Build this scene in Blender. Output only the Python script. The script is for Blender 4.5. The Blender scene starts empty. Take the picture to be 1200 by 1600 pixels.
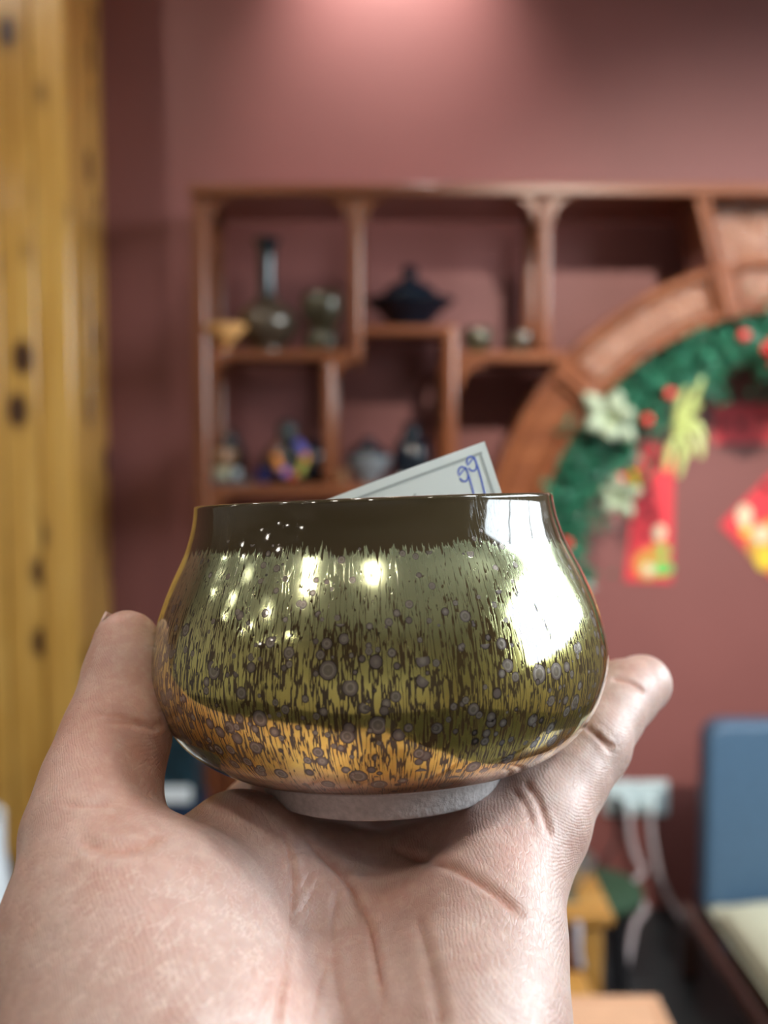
import bpy, math, random
import numpy as np
from mathutils import Vector, Matrix

# ------------------------------------------------------------------ camera, world, lights, exposure
scene = bpy.context.scene
col = scene.collection
F = 1600.0                                   # focal length in pixels of a 1200x1600 frame
EYE = Vector((0.0, 0.0, 1.22))
PITCH = math.radians(-4.0)
ROT = Matrix.Rotation(PITCH, 4, 'X')         # camera frame (x right, y forward, z up) -> world
CAMM = Matrix.Translation(EYE) @ ROT

cam_d = bpy.data.cameras.new('camera')
cam_d.sensor_fit = 'VERTICAL'
cam_d.sensor_height = 36.0
cam_d.lens = 36.0 * F / 1600.0
cam_d.clip_start = 0.01
cam_d.dof.use_dof = True
cam_d.dof.focus_distance = 0.172
cam_d.dof.aperture_fstop = 11.8
cam = bpy.data.objects.new('camera', cam_d)
col.objects.link(cam)
cam.matrix_world = CAMM @ Matrix.Rotation(math.pi / 2, 4, 'X')
scene.camera = cam

vs = scene.view_settings
scene.display_settings.display_device = 'sRGB'
vs.view_transform = 'Standard'
vs.look = 'None'
vs.gamma = 1.0
vs.use_curve_mapping = False
vs.exposure = 0.16

world = bpy.data.worlds.new('daylight')
scene.world = world
world.use_nodes = True
wt = world.node_tree
wb = wt.nodes['Background']
# bright overcast sky above the horizon, grey street below it
_tc = wt.nodes.new('ShaderNodeTexCoord'); _sp = wt.nodes.new('ShaderNodeSeparateXYZ'); _mr = wt.nodes.new('ShaderNodeMapRange'); _mx = wt.nodes.new('ShaderNodeMix')
_mx.data_type = 'RGBA'
_mr.inputs[1].default_value = -0.02; _mr.inputs[2].default_value = 0.03
wt.links.new(_tc.outputs['Generated'], _sp.inputs[0]); wt.links.new(_sp.outputs[2], _mr.inputs[0]); wt.links.new(_mr.outputs[0], _mx.inputs[0])
_mx.inputs[6].default_value = (0.055, 0.055, 0.052, 1); _mx.inputs[7].default_value = (0.84, 0.94, 1.0, 1)
wt.links.new(_mx.outputs[2], wb.inputs[0])
wb.inputs[1].default_value = 14.0

ROOM = dict(x0=-4.6, x1=2.0, y0=-2.5, y1=2.6, h=2.8)
WIN = dict(y0=-0.42, y1=1.75, z0=1.42, z1=2.45)


def light(name, kind, loc, energy, color, aim=None, **kw):
    d = bpy.data.lights.new(name, kind)
    d.energy = energy
    d.color = color
    for k, v in kw.items():
        setattr(d, k, v)
    o = bpy.data.objects.new(name, d)
    col.objects.link(o)
    o.location = loc
    if aim is not None:
        o.rotation_euler = (Vector(aim) - Vector(loc)).to_track_quat('-Z', 'Y').to_euler()
    return o


# the long window in the right-hand wall guides the sampling of the daylight (portal, gives off no light itself)
wl = light('window_portal', 'AREA', (ROOM['x1'] + 0.09, (WIN['y0'] + WIN['y1']) / 2, (WIN['z0'] + WIN['z1']) / 2),
           1.0, (1, 1, 1), aim=(-2, (WIN['y0'] + WIN['y1']) / 2, (WIN['z0'] + WIN['z1']) / 2),
           shape='RECTANGLE', size=WIN['y1'] - WIN['y0'], size_y=WIN['z1'] - WIN['z0'])
wl.data.cycles.is_portal = True
# ceiling downlight that washes the back wall above the rack
light('wall_wash_spot', 'SPOT', (0.02, 2.40, 2.76), 70.0, (1.0, 0.93, 0.88), aim=(0.02, 2.60, 2.38),
      spot_size=math.radians(78), spot_blend=1.0, shadow_soft_size=0.03)
DOWNLIGHTS = [(-1.2, 1.35), (-1.2, 0.2), (-1.2, -0.9), (-0.1, -0.9), (-0.2, 0.75), (-0.6, -0.5), (0.75, -0.40), (1.30, 0.08)]  # the lamp aimed at the arch is added to brighten the wall there
for i, (x, y) in enumerate(DOWNLIGHTS):
    light('downlight_beam', 'SPOT', (x, y, 2.765), (21.0, 4.0, 12.0, 14.0, 8.0, 5.0, 430.0, 70.0)[i], (1.0, 0.90, 0.78) if i < 7 else (0.96, 0.98, 1.0), aim=(x, y, 0) if i != 6 else (0.95, 2.60, 0.95),
          spot_size=math.radians((170, 125, 125, 125, 125, 125, 44, 112)[i]), spot_blend=0.4 if i != 6 else 1.0, shadow_soft_size=0.035 if i < 7 else 0.13)


# ------------------------------------------------------------------ helpers
def W(px, py, Y):
    """world point on the plane Y=const that the photograph's pixel px,py looks at"""
    v = ROT.to_3x3() @ Vector(((px - 600) / F, 1.0, -(py - 800) / F))
    return EYE + v * (Y / v.y)


def C(px, py, d):
    """camera-frame point at forward distance d"""
    return Vector(((px - 600) / F * d, d, -(py - 800) / F * d))


class MB:
    def __init__(self):
        self.v, self.f = [], []

    def add(self, vs_, fs_):
        n = len(self.v)
        self.v += [tuple(p) for p in vs_]
        self.f += [tuple(i + n for i in f) for f in fs_]
        return self

    def box(self, a, b):
        x0, x1 = sorted((a[0], b[0])); y0, y1 = sorted((a[1], b[1])); z0, z1 = sorted((a[2], b[2]))
        return self.add([(x0, y0, z0), (x1, y0, z0), (x1, y1, z0), (x0, y1, z0), (x0, y0, z1), (x1, y0, z1), (x1, y1, z1), (x0, y1, z1)],
                        [(0, 3, 2, 1), (4, 5, 6, 7), (0, 1, 5, 4), (1, 2, 6, 5), (2, 3, 7, 6), (3, 0, 4, 7)])

    def hexa(self, p):
        return self.add(p, [(0, 3, 2, 1), (4, 5, 6, 7), (0, 1, 5, 4), (1, 2, 6, 5), (2, 3, 7, 6), (3, 0, 4, 7)])

    def prism(self, poly, y0, y1, axis='y'):
        """extrude a 2-D polygon: axis y -> polygon in xz, axis z -> in xy, axis x -> in yz"""
        n = len(poly)
        mk = {'y': lambda p, t: (p[0], t, p[1]), 'z': lambda p, t: (p[0], p[1], t), 'x': lambda p, t: (t, p[0], p[1])}[axis]
        vv = [mk(p, y0) for p in poly] + [mk(p, y1) for p in poly]
        ff = [tuple(range(n)), tuple(range(2 * n - 1, n - 1, -1))]
        ff += [(i, i + n, (i + 1) % n + n, (i + 1) % n) for i in range(n)]
        return self.add(vv, ff)

    def lathe(self, prof, n=48, c=(0, 0, 0), closed=False):
        vv, ff = [], []
        m = len(prof)
        for r, z in prof:
            for k in range(n):
                a = 2 * math.pi * k / n
                vv.append((c[0] + r * math.cos(a), c[1] + r * math.sin(a), c[2] + z))
        for i in range(m if closed else m - 1):
            j = (i + 1) % m
            for k in range(n):
                k2 = (k + 1) % n
                ff.append((i * n + k, i * n + k2, j * n + k2, j * n + k))
        if not closed:
            if prof[0][0] > 1e-6: ff.append(tuple(range(n - 1, -1, -1)))
            if prof[-1][0] > 1e-6: ff.append(tuple((m - 1) * n + k for k in range(n)))
        return self.add(vv, ff)

    def tube(self, pts, r, n=8, flat=None):
        pts = [Vector(p) for p in pts]
        rs = r if isinstance(r, (list, tuple)) else [r] * len(pts)
        vv, ff = [], []
        up = Vector((0, 0, 1))
        t0 = (pts[1] - pts[0]).normalized()
        if abs(t0.dot(up)) > 0.9: up = Vector((1, 0, 0))
        u = t0.cross(up).normalized()
        for i, p in enumerate(pts):
            t = (pts[min(i + 1, len(pts) - 1)] - pts[max(i - 1, 0)]).normalized()
            u = (u - t * u.dot(t)).normalized()
            w = t.cross(u)
            for k in range(n):
                a = 2 * math.pi * k / n
                vv.append(p + (u * math.cos(a) + w * math.sin(a)) * rs[i])
        for i in range(len(pts) - 1):
            for k in range(n):
                k2 = (k + 1) % n
                ff.append((i * n + k, i * n + k2, (i + 1) * n + k2, (i + 1) * n + k))
        ff.append(tuple(range(n - 1, -1, -1)))
        ff.append(tuple((len(pts) - 1) * n + k for k in range(n)))
        return self.add(vv, ff)

    def ball(self, c, r, n=16, m=10):
        r = (r, r, r) if not isinstance(r, (tuple, list)) else r
        prof = [(math.sin(math.pi * i / m), -math.cos(math.pi * i / m)) for i in range(m + 1)]
        vv, ff = [], []
        for q, z in prof[1:-1]:
            for k in range(n):
                a = 2 * math.pi * k / n
                vv.append((c[0] + r[0] * q * math.cos(a), c[1] + r[1] * q * math.sin(a), c[2] + r[2] * z))
        b = len(vv); vv += [(c[0], c[1], c[2] - r[2]), (c[0], c[1], c[2] + r[2])]
        for i in range(m - 2):
            for k in range(n):
                k2 = (k + 1) % n
                ff.append((i * n + k, i * n + k2, (i + 1) * n + k2, (i + 1) * n + k))
        for k in range(n):
            k2 = (k + 1) % n
            ff.append((b, k2, k)); ff.append((b + 1, (m - 2) * n + k, (m - 2) * n + k2))
        return self.add(vv, ff)

    def build(self, name, mat, parent=None, bevel=0.0, smooth=True, angle=35, subsurf=0, segs=2):
        off = Vector(parent.get('_o', (0, 0, 0))) if parent is not None else Vector((0, 0, 0))
        me = bpy.data.meshes.new(name)
        me.from_pydata([tuple(Vector(p) - off) for p in self.v], [], self.f)
        me.validate(); me.update()
        o = bpy.data.objects.new(name, me)
        col.objects.link(o)
        if parent is not None:
            o.parent = parent
            o['_o'] = tuple(off)
        if mat is not None: me.materials.append(mat)
        if smooth:
            me.shade_smooth()
            if angle < 180: me.set_sharp_from_angle(angle=math.radians(angle))
        if bevel > 0:
            m = o.modifiers.new('bevel', 'BEVEL'); m.width = bevel; m.segments = segs; m.limit_method = 'ANGLE'; m.angle_limit = math.radians(40)
        if subsurf:
            m = o.modifiers.new('subdivision', 'SUBSURF'); m.levels = subsurf; m.render_levels = subsurf
        return o


def empty(name, loc, label, cat, group=None, matrix=None):
    o = bpy.data.objects.new(name, None)
    col.objects.link(o)
    o.empty_display_size = 0.05
    if matrix is not None:
        o.matrix_world = matrix
        o['_o'] = (0.0, 0.0, 0.0)
    else:
        o.location = loc
        o['_o'] = tuple(loc)
    tag(o, label, cat, group)
    return o


def tag(o, label=None, cat=None, group=None, kind=None):
    if label: o['label'] = label
    if cat: o['category'] = cat
    if group: o['group'] = group
    if kind: o['kind'] = kind
    return o


# ------------------------------------------------------------------ materials
class NT:
    """small helper to wire node trees"""
    def __init__(self, name):
        self.m = bpy.data.materials.new(name)
        self.m.use_nodes = True
        self.t = self.m.node_tree
        self.b = self.t.nodes['Principled BSDF']

    def n(self, typ, **kw):
        nd = self.t.nodes.new(typ)
        for k, v in kw.items():
            if k.startswith('i_'):
                key = k[2:]
                key = int(key) if key.isdigit() else key.replace('_', ' ')
                nd.inputs[key].default_value = v
            else:
                setattr(nd, k, v)
        return nd

    def l(self, a, b):
        self.t.links.new(a, b)

    def math(self, op, a, b=None, c=None, clamp=False):
        nd = self.t.nodes.new('ShaderNodeMath'); nd.operation = op; nd.use_clamp = clamp
        for i, x in enumerate((a, b, c)):
            if x is None: continue
            if isinstance(x, (int, float)): nd.inputs[i].default_value = x
            else: self.l(x, nd.inputs[i])
        return nd.outputs[0]

    def mix(self, fac, a, b):
        nd = self.t.nodes.new('ShaderNodeMix'); nd.data_type = 'RGBA'
        for s, x in ((nd.inputs[0], fac), (nd.inputs[6], a), (nd.inputs[7], b)):
            if isinstance(x, (int, float)): s.default_value = x
            elif isinstance(x, tuple): s.default_value = (*x, 1) if len(x) == 3 else x
            else: self.l(x, s)
        return nd.outputs[2]

    def ramp(self, fac, stops, interp='LINEAR'):
        nd = self.t.nodes.new('ShaderNodeValToRGB')
        r = nd.color_ramp; r.interpolation = interp
        while len(r.elements) < len(stops): r.elements.new(0.5)
        for e, (p, c) in zip(r.elements, stops):
            e.position = p
            c = c if isinstance(c, tuple) else (c, c, c)
            e.color = (*c, 1)
        self.l(fac, nd.inputs[0])
        return nd.outputs[0]

    def maprange(self, v, a, b, c=0.0, d=1.0, smooth=False):
        nd = self.t.nodes.new('ShaderNodeMapRange')
        if smooth: nd.interpolation_type = 'SMOOTHSTEP'
        self.l(v, nd.inputs[0])
        for i, x in enumerate((a, b, c, d)): nd.inputs[i + 1].default_value = x
        return nd.outputs[0]

    def coords(self, scale=(1, 1, 1), rot=(0, 0, 0), kind='Object'):
        tc = self.n('ShaderNodeTexCoord'); mp = self.n('ShaderNodeMapping')
        mp.inputs['Scale'].default_value = scale; mp.inputs['Rotation'].default_value = rot
        self.l(tc.outputs[kind], mp.inputs[0])
        return mp.outputs[0]

    def noise(self, vec, scale=1.0, detail=3.0, rough=0.5, dist=0.0):
        nd = self.n('ShaderNodeTexNoise', i_Scale=scale, i_Detail=detail, i_Roughness=rough, i_Distortion=dist)
        self.l(vec, nd.inputs['Vector'])
        return nd.outputs['Fac']

    def bump(self, h, strength=0.2, dist=0.001, prev=None):
        nd = self.n('ShaderNodeBump', i_Strength=strength, i_Distance=dist)
        self.l(h, nd.inputs['Height'])
        if prev is not None: self.l(prev, nd.inputs['Normal'])
        return nd.outputs[0]

    def set(self, **kw):
        for k, v in kw.items():
            k = k.replace('_', ' ')
            if hasattr(v, 'is_output'): self.l(v, self.b.inputs[k])
            else: self.b.inputs[k].default_value = (*v, 1) if isinstance(v, tuple) and len(v) == 3 and self.b.inputs[k].type == 'RGBA' else v
        return self


def plain(name, color, rough=0.5, var=0.12, scale=20.0, coat=0.0, metal=0.0, spec=0.5, bump=0.0, **kw):
    t = NT(name)
    v = t.coords()
    n = t.noise(v, scale, 4)
    dark = tuple(c * (1 - var) for c in color); lite = tuple(min(1, c * (1 + var)) for c in color)
    t.set(Base_Color=t.ramp(n, [(0.3, dark), (0.7, lite)]), Roughness=rough, Metallic=metal, Coat_Weight=coat, Coat_Roughness=0.06,
          Specular_IOR_Level=spec)
    if bump: t.set(Normal=t.bump(n, bump, 0.002))
    t.set(**kw)
    return t.m


def wood(name, c_dark, c_mid, c_light, axis=2, rough=0.35, coat=0.3, scale=1.0, knots=False):
    t = NT(name)
    sc = [26.0 * scale] * 3; sc[axis] = 1.6 * scale
    oi = t.n('ShaderNodeObjectInfo')
    tc = t.n('ShaderNodeTexCoord')
    off = t.n('ShaderNodeVectorMath', operation='ADD')
    cm = t.n('ShaderNodeVectorMath', operation='SCALE'); cm.inputs['Scale'].default_value = 7.0
    cb = t.n('ShaderNodeCombineXYZ')
    for k in range(3): t.l(oi.outputs['Random'], cb.inputs[k])
    t.l(cb.outputs[0], cm.inputs[0]); t.l(tc.outputs['Object'], off.inputs[0]); t.l(cm.outputs[0], off.inputs[1])
    mp = t.n('ShaderNodeMapping'); mp.inputs['Scale'].default_value = sc
    t.l(off.outputs[0], mp.inputs[0])
    n = t.noise(mp.outputs[0], 1.0, 5, 0.6, 0.6)
    colr = t.ramp(n, [(0.25, c_dark), (0.5, c_mid), (0.75, c_light)])
    if knots:
        mk = t.n('ShaderNodeMapping'); s = [9.5] * 3; s[axis] = 5.6; mk.inputs['Scale'].default_value = s
        t.l(off.outputs[0], mk.inputs[0])
        vo = t.n('ShaderNodeTexVoronoi', i_Scale=1.0); t.l(mk.outputs[0], vo.inputs['Vector'])
        k1 = t.maprange(vo.outputs['Distance'], 0.15, 0.27, 1.0, 0.0, True)
        k2 = t.maprange(vo.outputs['Distance'], 0.12, 0.42, 0.45, 0.0, True)
        colr = t.mix(k2, colr, tuple(c * 0.6 for c in c_dark))
        colr = t.mix(k1, colr, (0.07, 0.028, 0.012))
    t.set(Base_Color=colr, Roughness=rough, Coat_Weight=coat, Coat_Roughness=0.12, Normal=t.bump(n, 0.08, 0.002))
    return t.m


M = {}
M['wall'] = plain('maroon_paint', (0.235, 0.082, 0.076), 0.55, 0.05, 3.0, bump=0.03)
M['wall_pale'] = plain('taupe_paint', (0.56, 0.50, 0.43), 0.7, 0.05, 3.0)
M['ceiling'] = plain('ceiling_paint', (0.72, 0.71, 0.68), 0.8, 0.03, 3.0)
M['rosewood'] = wood('rosewood_upright', (0.115, 0.030, 0.011), (0.21, 0.062, 0.021), (0.29, 0.098, 0.034), 2, 0.30, 0.5)
M['rosewood_x'] = wood('rosewood_level', (0.115, 0.030, 0.011), (0.21, 0.062, 0.021), (0.29, 0.098, 0.034), 0, 0.30, 0.5)
M['pine'] = wood('lacquered_knotty_pine', (0.36, 0.165, 0.028), (0.66, 0.36, 0.075), (0.82, 0.51, 0.15), 2, 0.22, 0.8, 1.0, True)
M['oak'] = wood('honey_oak', (0.42, 0.19, 0.035), (0.55, 0.27, 0.06), (0.64, 0.35, 0.10), 0, 0.35, 0.3)
M['kraft'] = plain('pale_terracotta_wood', (0.72, 0.42, 0.26), 0.6, 0.06, 30)


def floor_mat():
    t = NT('dark_floor_tile')
    n = t.noise(t.coords(), 6.0, 5)
    t.set(Base_Color=t.ramp(n, [(0.3, (0.018, 0.026, 0.032)), (0.7, (0.032, 0.044, 0.05))]), Roughness=0.35)
    return t.m


M['floor'] = floor_mat()
M['grout'] = plain('dark_grout', (0.012, 0.014, 0.015), 0.8)


def glaze_mat():
    t = NT('iridescent_oil_spot_glaze')
    tc = t.n('ShaderNodeTexCoord')
    obj = tc.outputs['Object']
    sp = t.n('ShaderNodeSeparateXYZ'); t.l(obj, sp.inputs[0])
    z = sp.outputs[2]
    flat = t.n('ShaderNodeCombineXYZ'); t.l(sp.outputs[0], flat.inputs[0]); t.l(sp.outputs[1], flat.inputs[1])
    nrm = t.n('ShaderNodeVectorMath', operation='NORMALIZE'); t.l(flat.outputs[0], nrm.inputs[0])
    s2 = t.n('ShaderNodeSeparateXYZ'); t.l(nrm.outputs[0], s2.inputs[0])

    def around(kr, kz):           # coordinates running round the pot and up it (metres x frequency)
        cb = t.n('ShaderNodeCombineXYZ')
        t.l(t.math('MULTIPLY', s2.outputs[0], 0.042 * kr), cb.inputs[0])
        t.l(t.math('MULTIPLY', s2.outputs[1], 0.042 * kr), cb.inputs[1])
        t.l(t.math('MULTIPLY', z, kz), cb.inputs[2])
        return cb.outputs[0]
    fine = t.noise(around(1900, 330), 1.0, 2.0, 0.5, 0.3)
    vein = t.noise(around(1700, 190), 1.0, 2.0, 0.5, 0.25)
    mid = t.noise(around(620, 120), 1.0, 2.0, 0.5, 0.2)
    big = t.noise(around(45, 40), 1.0, 2.0, 0.5, 0.0)
    # height of the ragged upper edge of the streaks
    zj = t.math('ADD', z, t.math('MULTIPLY', t.math('SUBTRACT', fine, 0.5), 0.0062))
    zj = t.math('ADD', zj, t.math('MULTIPLY', t.math('SUBTRACT', big, 0.5), 0.0035))
    body = t.maprange(zj, 0.0468, 0.0474, 1.0, 0.0, True)
    # how much dark shows between the streaks, by height
    zn = t.math('DIVIDE', z, 0.0557)
    wid = t.ramp(t.math('ADD', zn, t.math('MULTIPLY', t.math('SUBTRACT', big, 0.5), 0.30)),
                 [(0.05, 0.030), (0.16, 0.022), (0.25, 0.048), (0.38, 0.062), (0.55, 0.064), (0.66, 0.040), (0.76, 0.020), (0.86, 0.008)])
    dlt = t.math('SUBTRACT', t.math('ABSOLUTE', t.math('SUBTRACT', vein, t.math('ADD', 0.44, t.math('MULTIPLY', mid, 0.12)))), wid)
    streak = t.maprange(dlt, -0.006, 0.006, 0.0, 1.0, True)
    gold = t.math('MULTIPLY', streak, body)
    gcol = t.ramp(t.math('ADD', zn, t.math('MULTIPLY', t.math('SUBTRACT', big, 0.5), 0.10)),
                  [(0.085, (0.36, 0.28, 0.26)), (0.15, (0.52, 0.37, 0.27)), (0.23, (0.80, 0.58, 0.13)), (0.36, (0.76, 0.60, 0.15)),
                   (0.52, (0.74, 0.71, 0.25)), (0.68, (0.76, 0.80, 0.44)), (0.84, (0.80, 0.90, 0.58))])  # paler upper stops also put the ceiling's reflection into the glaze colour
    dcol = t.ramp(zn, [(0.08, (0.20, 0.14, 0.125)), (0.2, (0.10, 0.055, 0.02)), (0.4, (0.045, 0.03, 0.012)), (0.8, (0.05, 0.032, 0.014)), (0.9, (0.055, 0.042, 0.022))])
    base = t.mix(gold, dcol, gcol)
    metal = t.math('MULTIPLY', gold, 0.92)
    # round oil spots with a rim and rings, three sizes
    allspot = None
    for k, (fr, r0, r1, lo, hi, dens) in enumerate([(270, 0.18, 0.44, 0.15, 0.60, 0.80), (360, 0.16, 0.42, 0.20, 0.72, 0.75), (480, 0.14, 0.36, 0.30, 0.92, 0.55)]):
        mp = t.n('ShaderNodeMapping'); mp.inputs['Scale'].default_value = (fr, fr, fr * 0.94); mp.inputs['Location'].default_value = (3.7 * k, 1.3 * k, 9.1 * k)
        t.l(obj, mp.inputs[0])
        vo = t.n('ShaderNodeTexVoronoi', i_Scale=1.0, i_Randomness=1.0); t.l(mp.outputs[0], vo.inputs['Vector'])
        sc = t.n('ShaderNodeSeparateColor'); t.l(vo.outputs['Color'], sc.inputs[0])
        rad = t.maprange(sc.outputs[0], 0.0, 1.0, r0, r1)
        lowb = t.maprange(zn, lo - 0.03, lo + 0.05, 0.0, 1.0, True)
        higb = t.maprange(zn, hi - 0.10, hi + 0.02, 1.0, 0.0, True)
        keep = t.math('LESS_THAN', sc.outputs[1], t.math('MULTIPLY', t.math('MULTIPLY', lowb, higb), dens))
        q = t.math('DIVIDE', vo.outputs['Distance'], rad)
        inside = t.math('MULTIPLY', t.maprange(q, 0.92, 1.0, 1.0, 0.0), keep)
        ring = t.ramp(q, [(0.0, (0.32, 0.28, 0.20)), (0.22, (0.19, 0.165, 0.13)), (0.45, (0.185, 0.16, 0.13)), (0.56, (0.33, 0.30, 0.25)), (0.68, (0.20, 0.17, 0.15)),
                          (0.84, (0.16, 0.13, 0.12)), (0.90, (0.03, 0.02, 0.012)), (1.0, (0.03, 0.02, 0.012))])
        base = t.mix(inside, base, ring)
        inv = t.math('SUBTRACT', 1.0, inside)
        metal = t.math('ADD', t.math('MULTIPLY', metal, inv), t.math('MULTIPLY', inside, 0.55))
        allspot = inside if allspot is None else t.math('MAXIMUM', allspot, inside)
    rough = t.math('ADD', t.math('MULTIPLY', gold, 0.065), 0.06)
    rough = t.math('ADD', rough, t.math('MULTIPLY', allspot, 0.14))
    h = t.math('ADD', t.math('MULTIPLY', streak, 0.6), t.math('MULTIPLY', allspot, -0.5))
    bp = t.bump(h, 0.10, 0.0003)
    t.set(Base_Color=base, Metallic=metal, Roughness=rough, Normal=bp, Coat_Weight=0.55, Coat_Roughness=0.03, Coat_IOR=1.5)
    return t.m


def skin_mat():
    t = NT('skin')
    at = t.n('ShaderNodeAttribute', attribute_name='crease')
    bl = t.n('ShaderNodeAttribute', attribute_name='blush_and_shade')
    v = t.coords()
    n1 = t.noise(v, 90, 5, 0.6)
    n2 = t.noise(v, 420, 3, 0.6)
    c = t.ramp(n1, [(0.3, (0.45, 0.28, 0.235)), (0.5, (0.50, 0.345, 0.30)), (0.7, (0.55, 0.41, 0.365))])
    c = t.mix(t.math('MULTIPLY', bl.outputs['Fac'], 0.75), c, (0.60, 0.27, 0.20))  # skin redness, and on the thumb also painted shade
    c = t.mix(t.math('MULTIPLY', at.outputs['Fac'], 0.55), c, (0.50, 0.20, 0.13))
    c = t.mix(t.math('MULTIPLY', t.maprange(n2, 0.45, 0.7), 0.18), c, (0.86, 0.70, 0.62))
    # fine pale lines running across the ball of the thumb
    m3 = t.n('ShaderNodeMapping'); m3.inputs['Rotation'].default_value = (0.0, math.radians(38), 0.0)
    tc3 = t.n('ShaderNodeTexCoord'); t.l(tc3.outputs['Object'], m3.inputs[0])
    m4 = t.n('ShaderNodeMapping'); m4.inputs['Scale'].default_value = (16, 160, 420); t.l(m3.outputs[0], m4.inputs[0])
    nl = t.noise(m4.outputs[0], 1.0, 3, 0.6, 0.2)
    line = t.maprange(t.math('ABSOLUTE', t.math('SUBTRACT', nl, 0.5)), 0.0, 0.020, 1.0, 0.0, True)
    zone = t.n('ShaderNodeAttribute', attribute_name='thenar')
    line = t.math('MULTIPLY', line, zone.outputs['Fac'])
    c = t.mix(t.math('MULTIPLY', line, 0.5), c, (0.78, 0.64, 0.58))
    # friction ridges and fine lines
    mp = t.coords((1, 1, 1), (0.3, 0.9, 0.5))
    wv = t.n('ShaderNodeTexWave', i_Scale=880.0, i_Distortion=6.0, i_Detail=2.0, i_Detail_Scale=0.35)
    wv.wave_type = 'BANDS'; t.l(mp, wv.inputs['Vector'])
    ms = t.n('ShaderNodeMapping'); ms.inputs['Scale'].default_value = (1500, 500, 500); ms.inputs['Rotation'].default_value = (0.2, 0.7, 0.6)
    tc = t.n('ShaderNodeTexCoord'); t.l(tc.outputs['Object'], ms.inputs[0])
    vo = t.n('ShaderNodeTexVoronoi', i_Scale=1.0, feature='DISTANCE_TO_EDGE'); t.l(ms.outputs[0], vo.inputs['Vector'])
    b1 = t.bump(wv.outputs['Fac'], 0.2, 0.00016)
    b2 = t.bump(t.maprange(vo.outputs['Distance'], 0.0, 0.12), 0.22, 0.00025, b1)
    b2 = t.bump(line, -0.25, 0.0003, b2)
    b3 = t.bump(n2, 0.25, 0.0004, b2)
    t.set(Base_Color=c, Roughness=0.42, Normal=b3, Subsurface_Weight=0.35, Subsurface_Radius=(0.0035, 0.0014, 0.0008), Subsurface_Scale=1.0,
          Specular_IOR_Level=0.5, Coat_Weight=0.08, Coat_Roughness=0.3)
    return t.m


M['glaze'] = glaze_mat()
M['skin'] = skin_mat()
M['clay'] = plain('pale_grey_clay', (0.43, 0.40, 0.40), 0.75, 0.14, 900, bump=0.25)
M['paper'] = plain('pale_blue_card', (0.82, 0.93, 0.95), 0.6, 0.02, 20)
M['border_grey'] = plain('grey_print', (0.42, 0.50, 0.52), 0.7)
M['ink'] = plain('blue_ink', (0.10, 0.19, 0.72), 0.5, 0.05)
M['sleeve'] = plain('charcoal_knit', (0.03, 0.03, 0.036), 0.9, 0.3, 300)
M['white_plastic'] = plain('white_plastic', (0.62, 0.78, 0.84), 0.4, 0.03)
M['cable_white'] = plain('white_cable', (0.55, 0.52, 0.58), 0.5, 0.03)
M['black_plastic'] = plain('black_plastic', (0.015, 0.015, 0.018), 0.4)
M['metal_white'] = plain('white_enamel', (0.75, 0.75, 0.73), 0.4)

# ------------------------------------------------------------------ the room
R = ROOM
TH = 0.12
tag(MB().box((R['x0'] - TH, R['y1'], 0), (R['x1'] + TH, R['y1'] + TH, R['h'])).build('wall_back', M['wall'], smooth=False), kind='structure')
tag(MB().box((R['x0'] - TH, R['y0'] - TH, 0), (R['x1'] + TH, R['y0'], R['h'])).build('wall_front', M['wall_pale'], smooth=False), kind='structure')
tag(MB().box((R['x0'] - TH, R['y0'], 0), (R['x0'], R['y1'], R['h'])).build('wall_left', M['wall_pale'], smooth=False), kind='structure')
wr = MB()
wr.box((R['x1'], R['y0'], 0), (R['x1'] + TH, R['y1'], WIN['z0']))
wr.box((R['x1'], R['y0'], WIN['z1']), (R['x1'] + TH, R['y1'], R['h']))
wr.box((R['x1'], R['y0'], WIN['z0']), (R['x1'] + TH, WIN['y0'], WIN['z1']))
wr.box((R['x1'], WIN['y1'], WIN['z0']), (R['x1'] + TH, R['y1'], WIN['z1']))
tag(wr.build('wall_right', M['wall_pale'], smooth=False), kind='structure')
tag(MB().box((R['x0'] - TH, R['y0'] - TH, R['h']), (R['x1'] + TH, R['y1'] + TH, R['h'] + 0.1)).build('ceiling', M['ceiling'], smooth=False), kind='structure')
fl = tag(MB().box((R['x0'] - TH, R['y0'] - TH, -0.1), (R['x1'] + TH, R['y1'] + TH, -0.004)).build('floor', M['grout'], smooth=False), kind='structure')
tile_me = None
for i in range(11):
    for j in range(9):
        x = R['x0'] + 0.002 + i * 0.6; y = R['y1'] - 0.598 - j * 0.6
        w = min(0.596, R['x1'] - x - 0.002); d = 0.596 if y > R['y0'] else 0.596 - (R['y0'] - y)
        y = max(y, R['y0'])
        if w < 0.02 or d < 0.02: continue
        MB().box((x, y, -0.006), (x + w, y + d, 0.0)).build('floor_tile', M['floor'], fl, bevel=0.001, smooth=False)
wf = MB()
y0, y1, z0, z1, xw = WIN['y0'], WIN['y1'], WIN['z0'], WIN['z1'], R['x1']
for a, b in (((xw + 0.02, y0, z0), (xw + 0.07, y1, z0 + 0.04)), ((xw + 0.02, y0, z1 - 0.04), (xw + 0.07, y1, z1)),
             ((xw + 0.02, y0, z0), (xw + 0.07, y0 + 0.04, z1)), ((xw + 0.02, y1 - 0.04, z0), (xw + 0.07, y1, z1))):
    wf.box(a, b)
win = tag(wf.build('window_1', M['metal_white'], smooth=False), kind='structure')
for k in (1, 2):
    yy = y0 + (y1 - y0) * k / 3
    MB().box((xw + 0.025, yy - 0.02, z0 + 0.04), (xw + 0.065, yy + 0.02, z1 - 0.04)).build('window_mullion', M['metal_white'], win, smooth=False)

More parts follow.
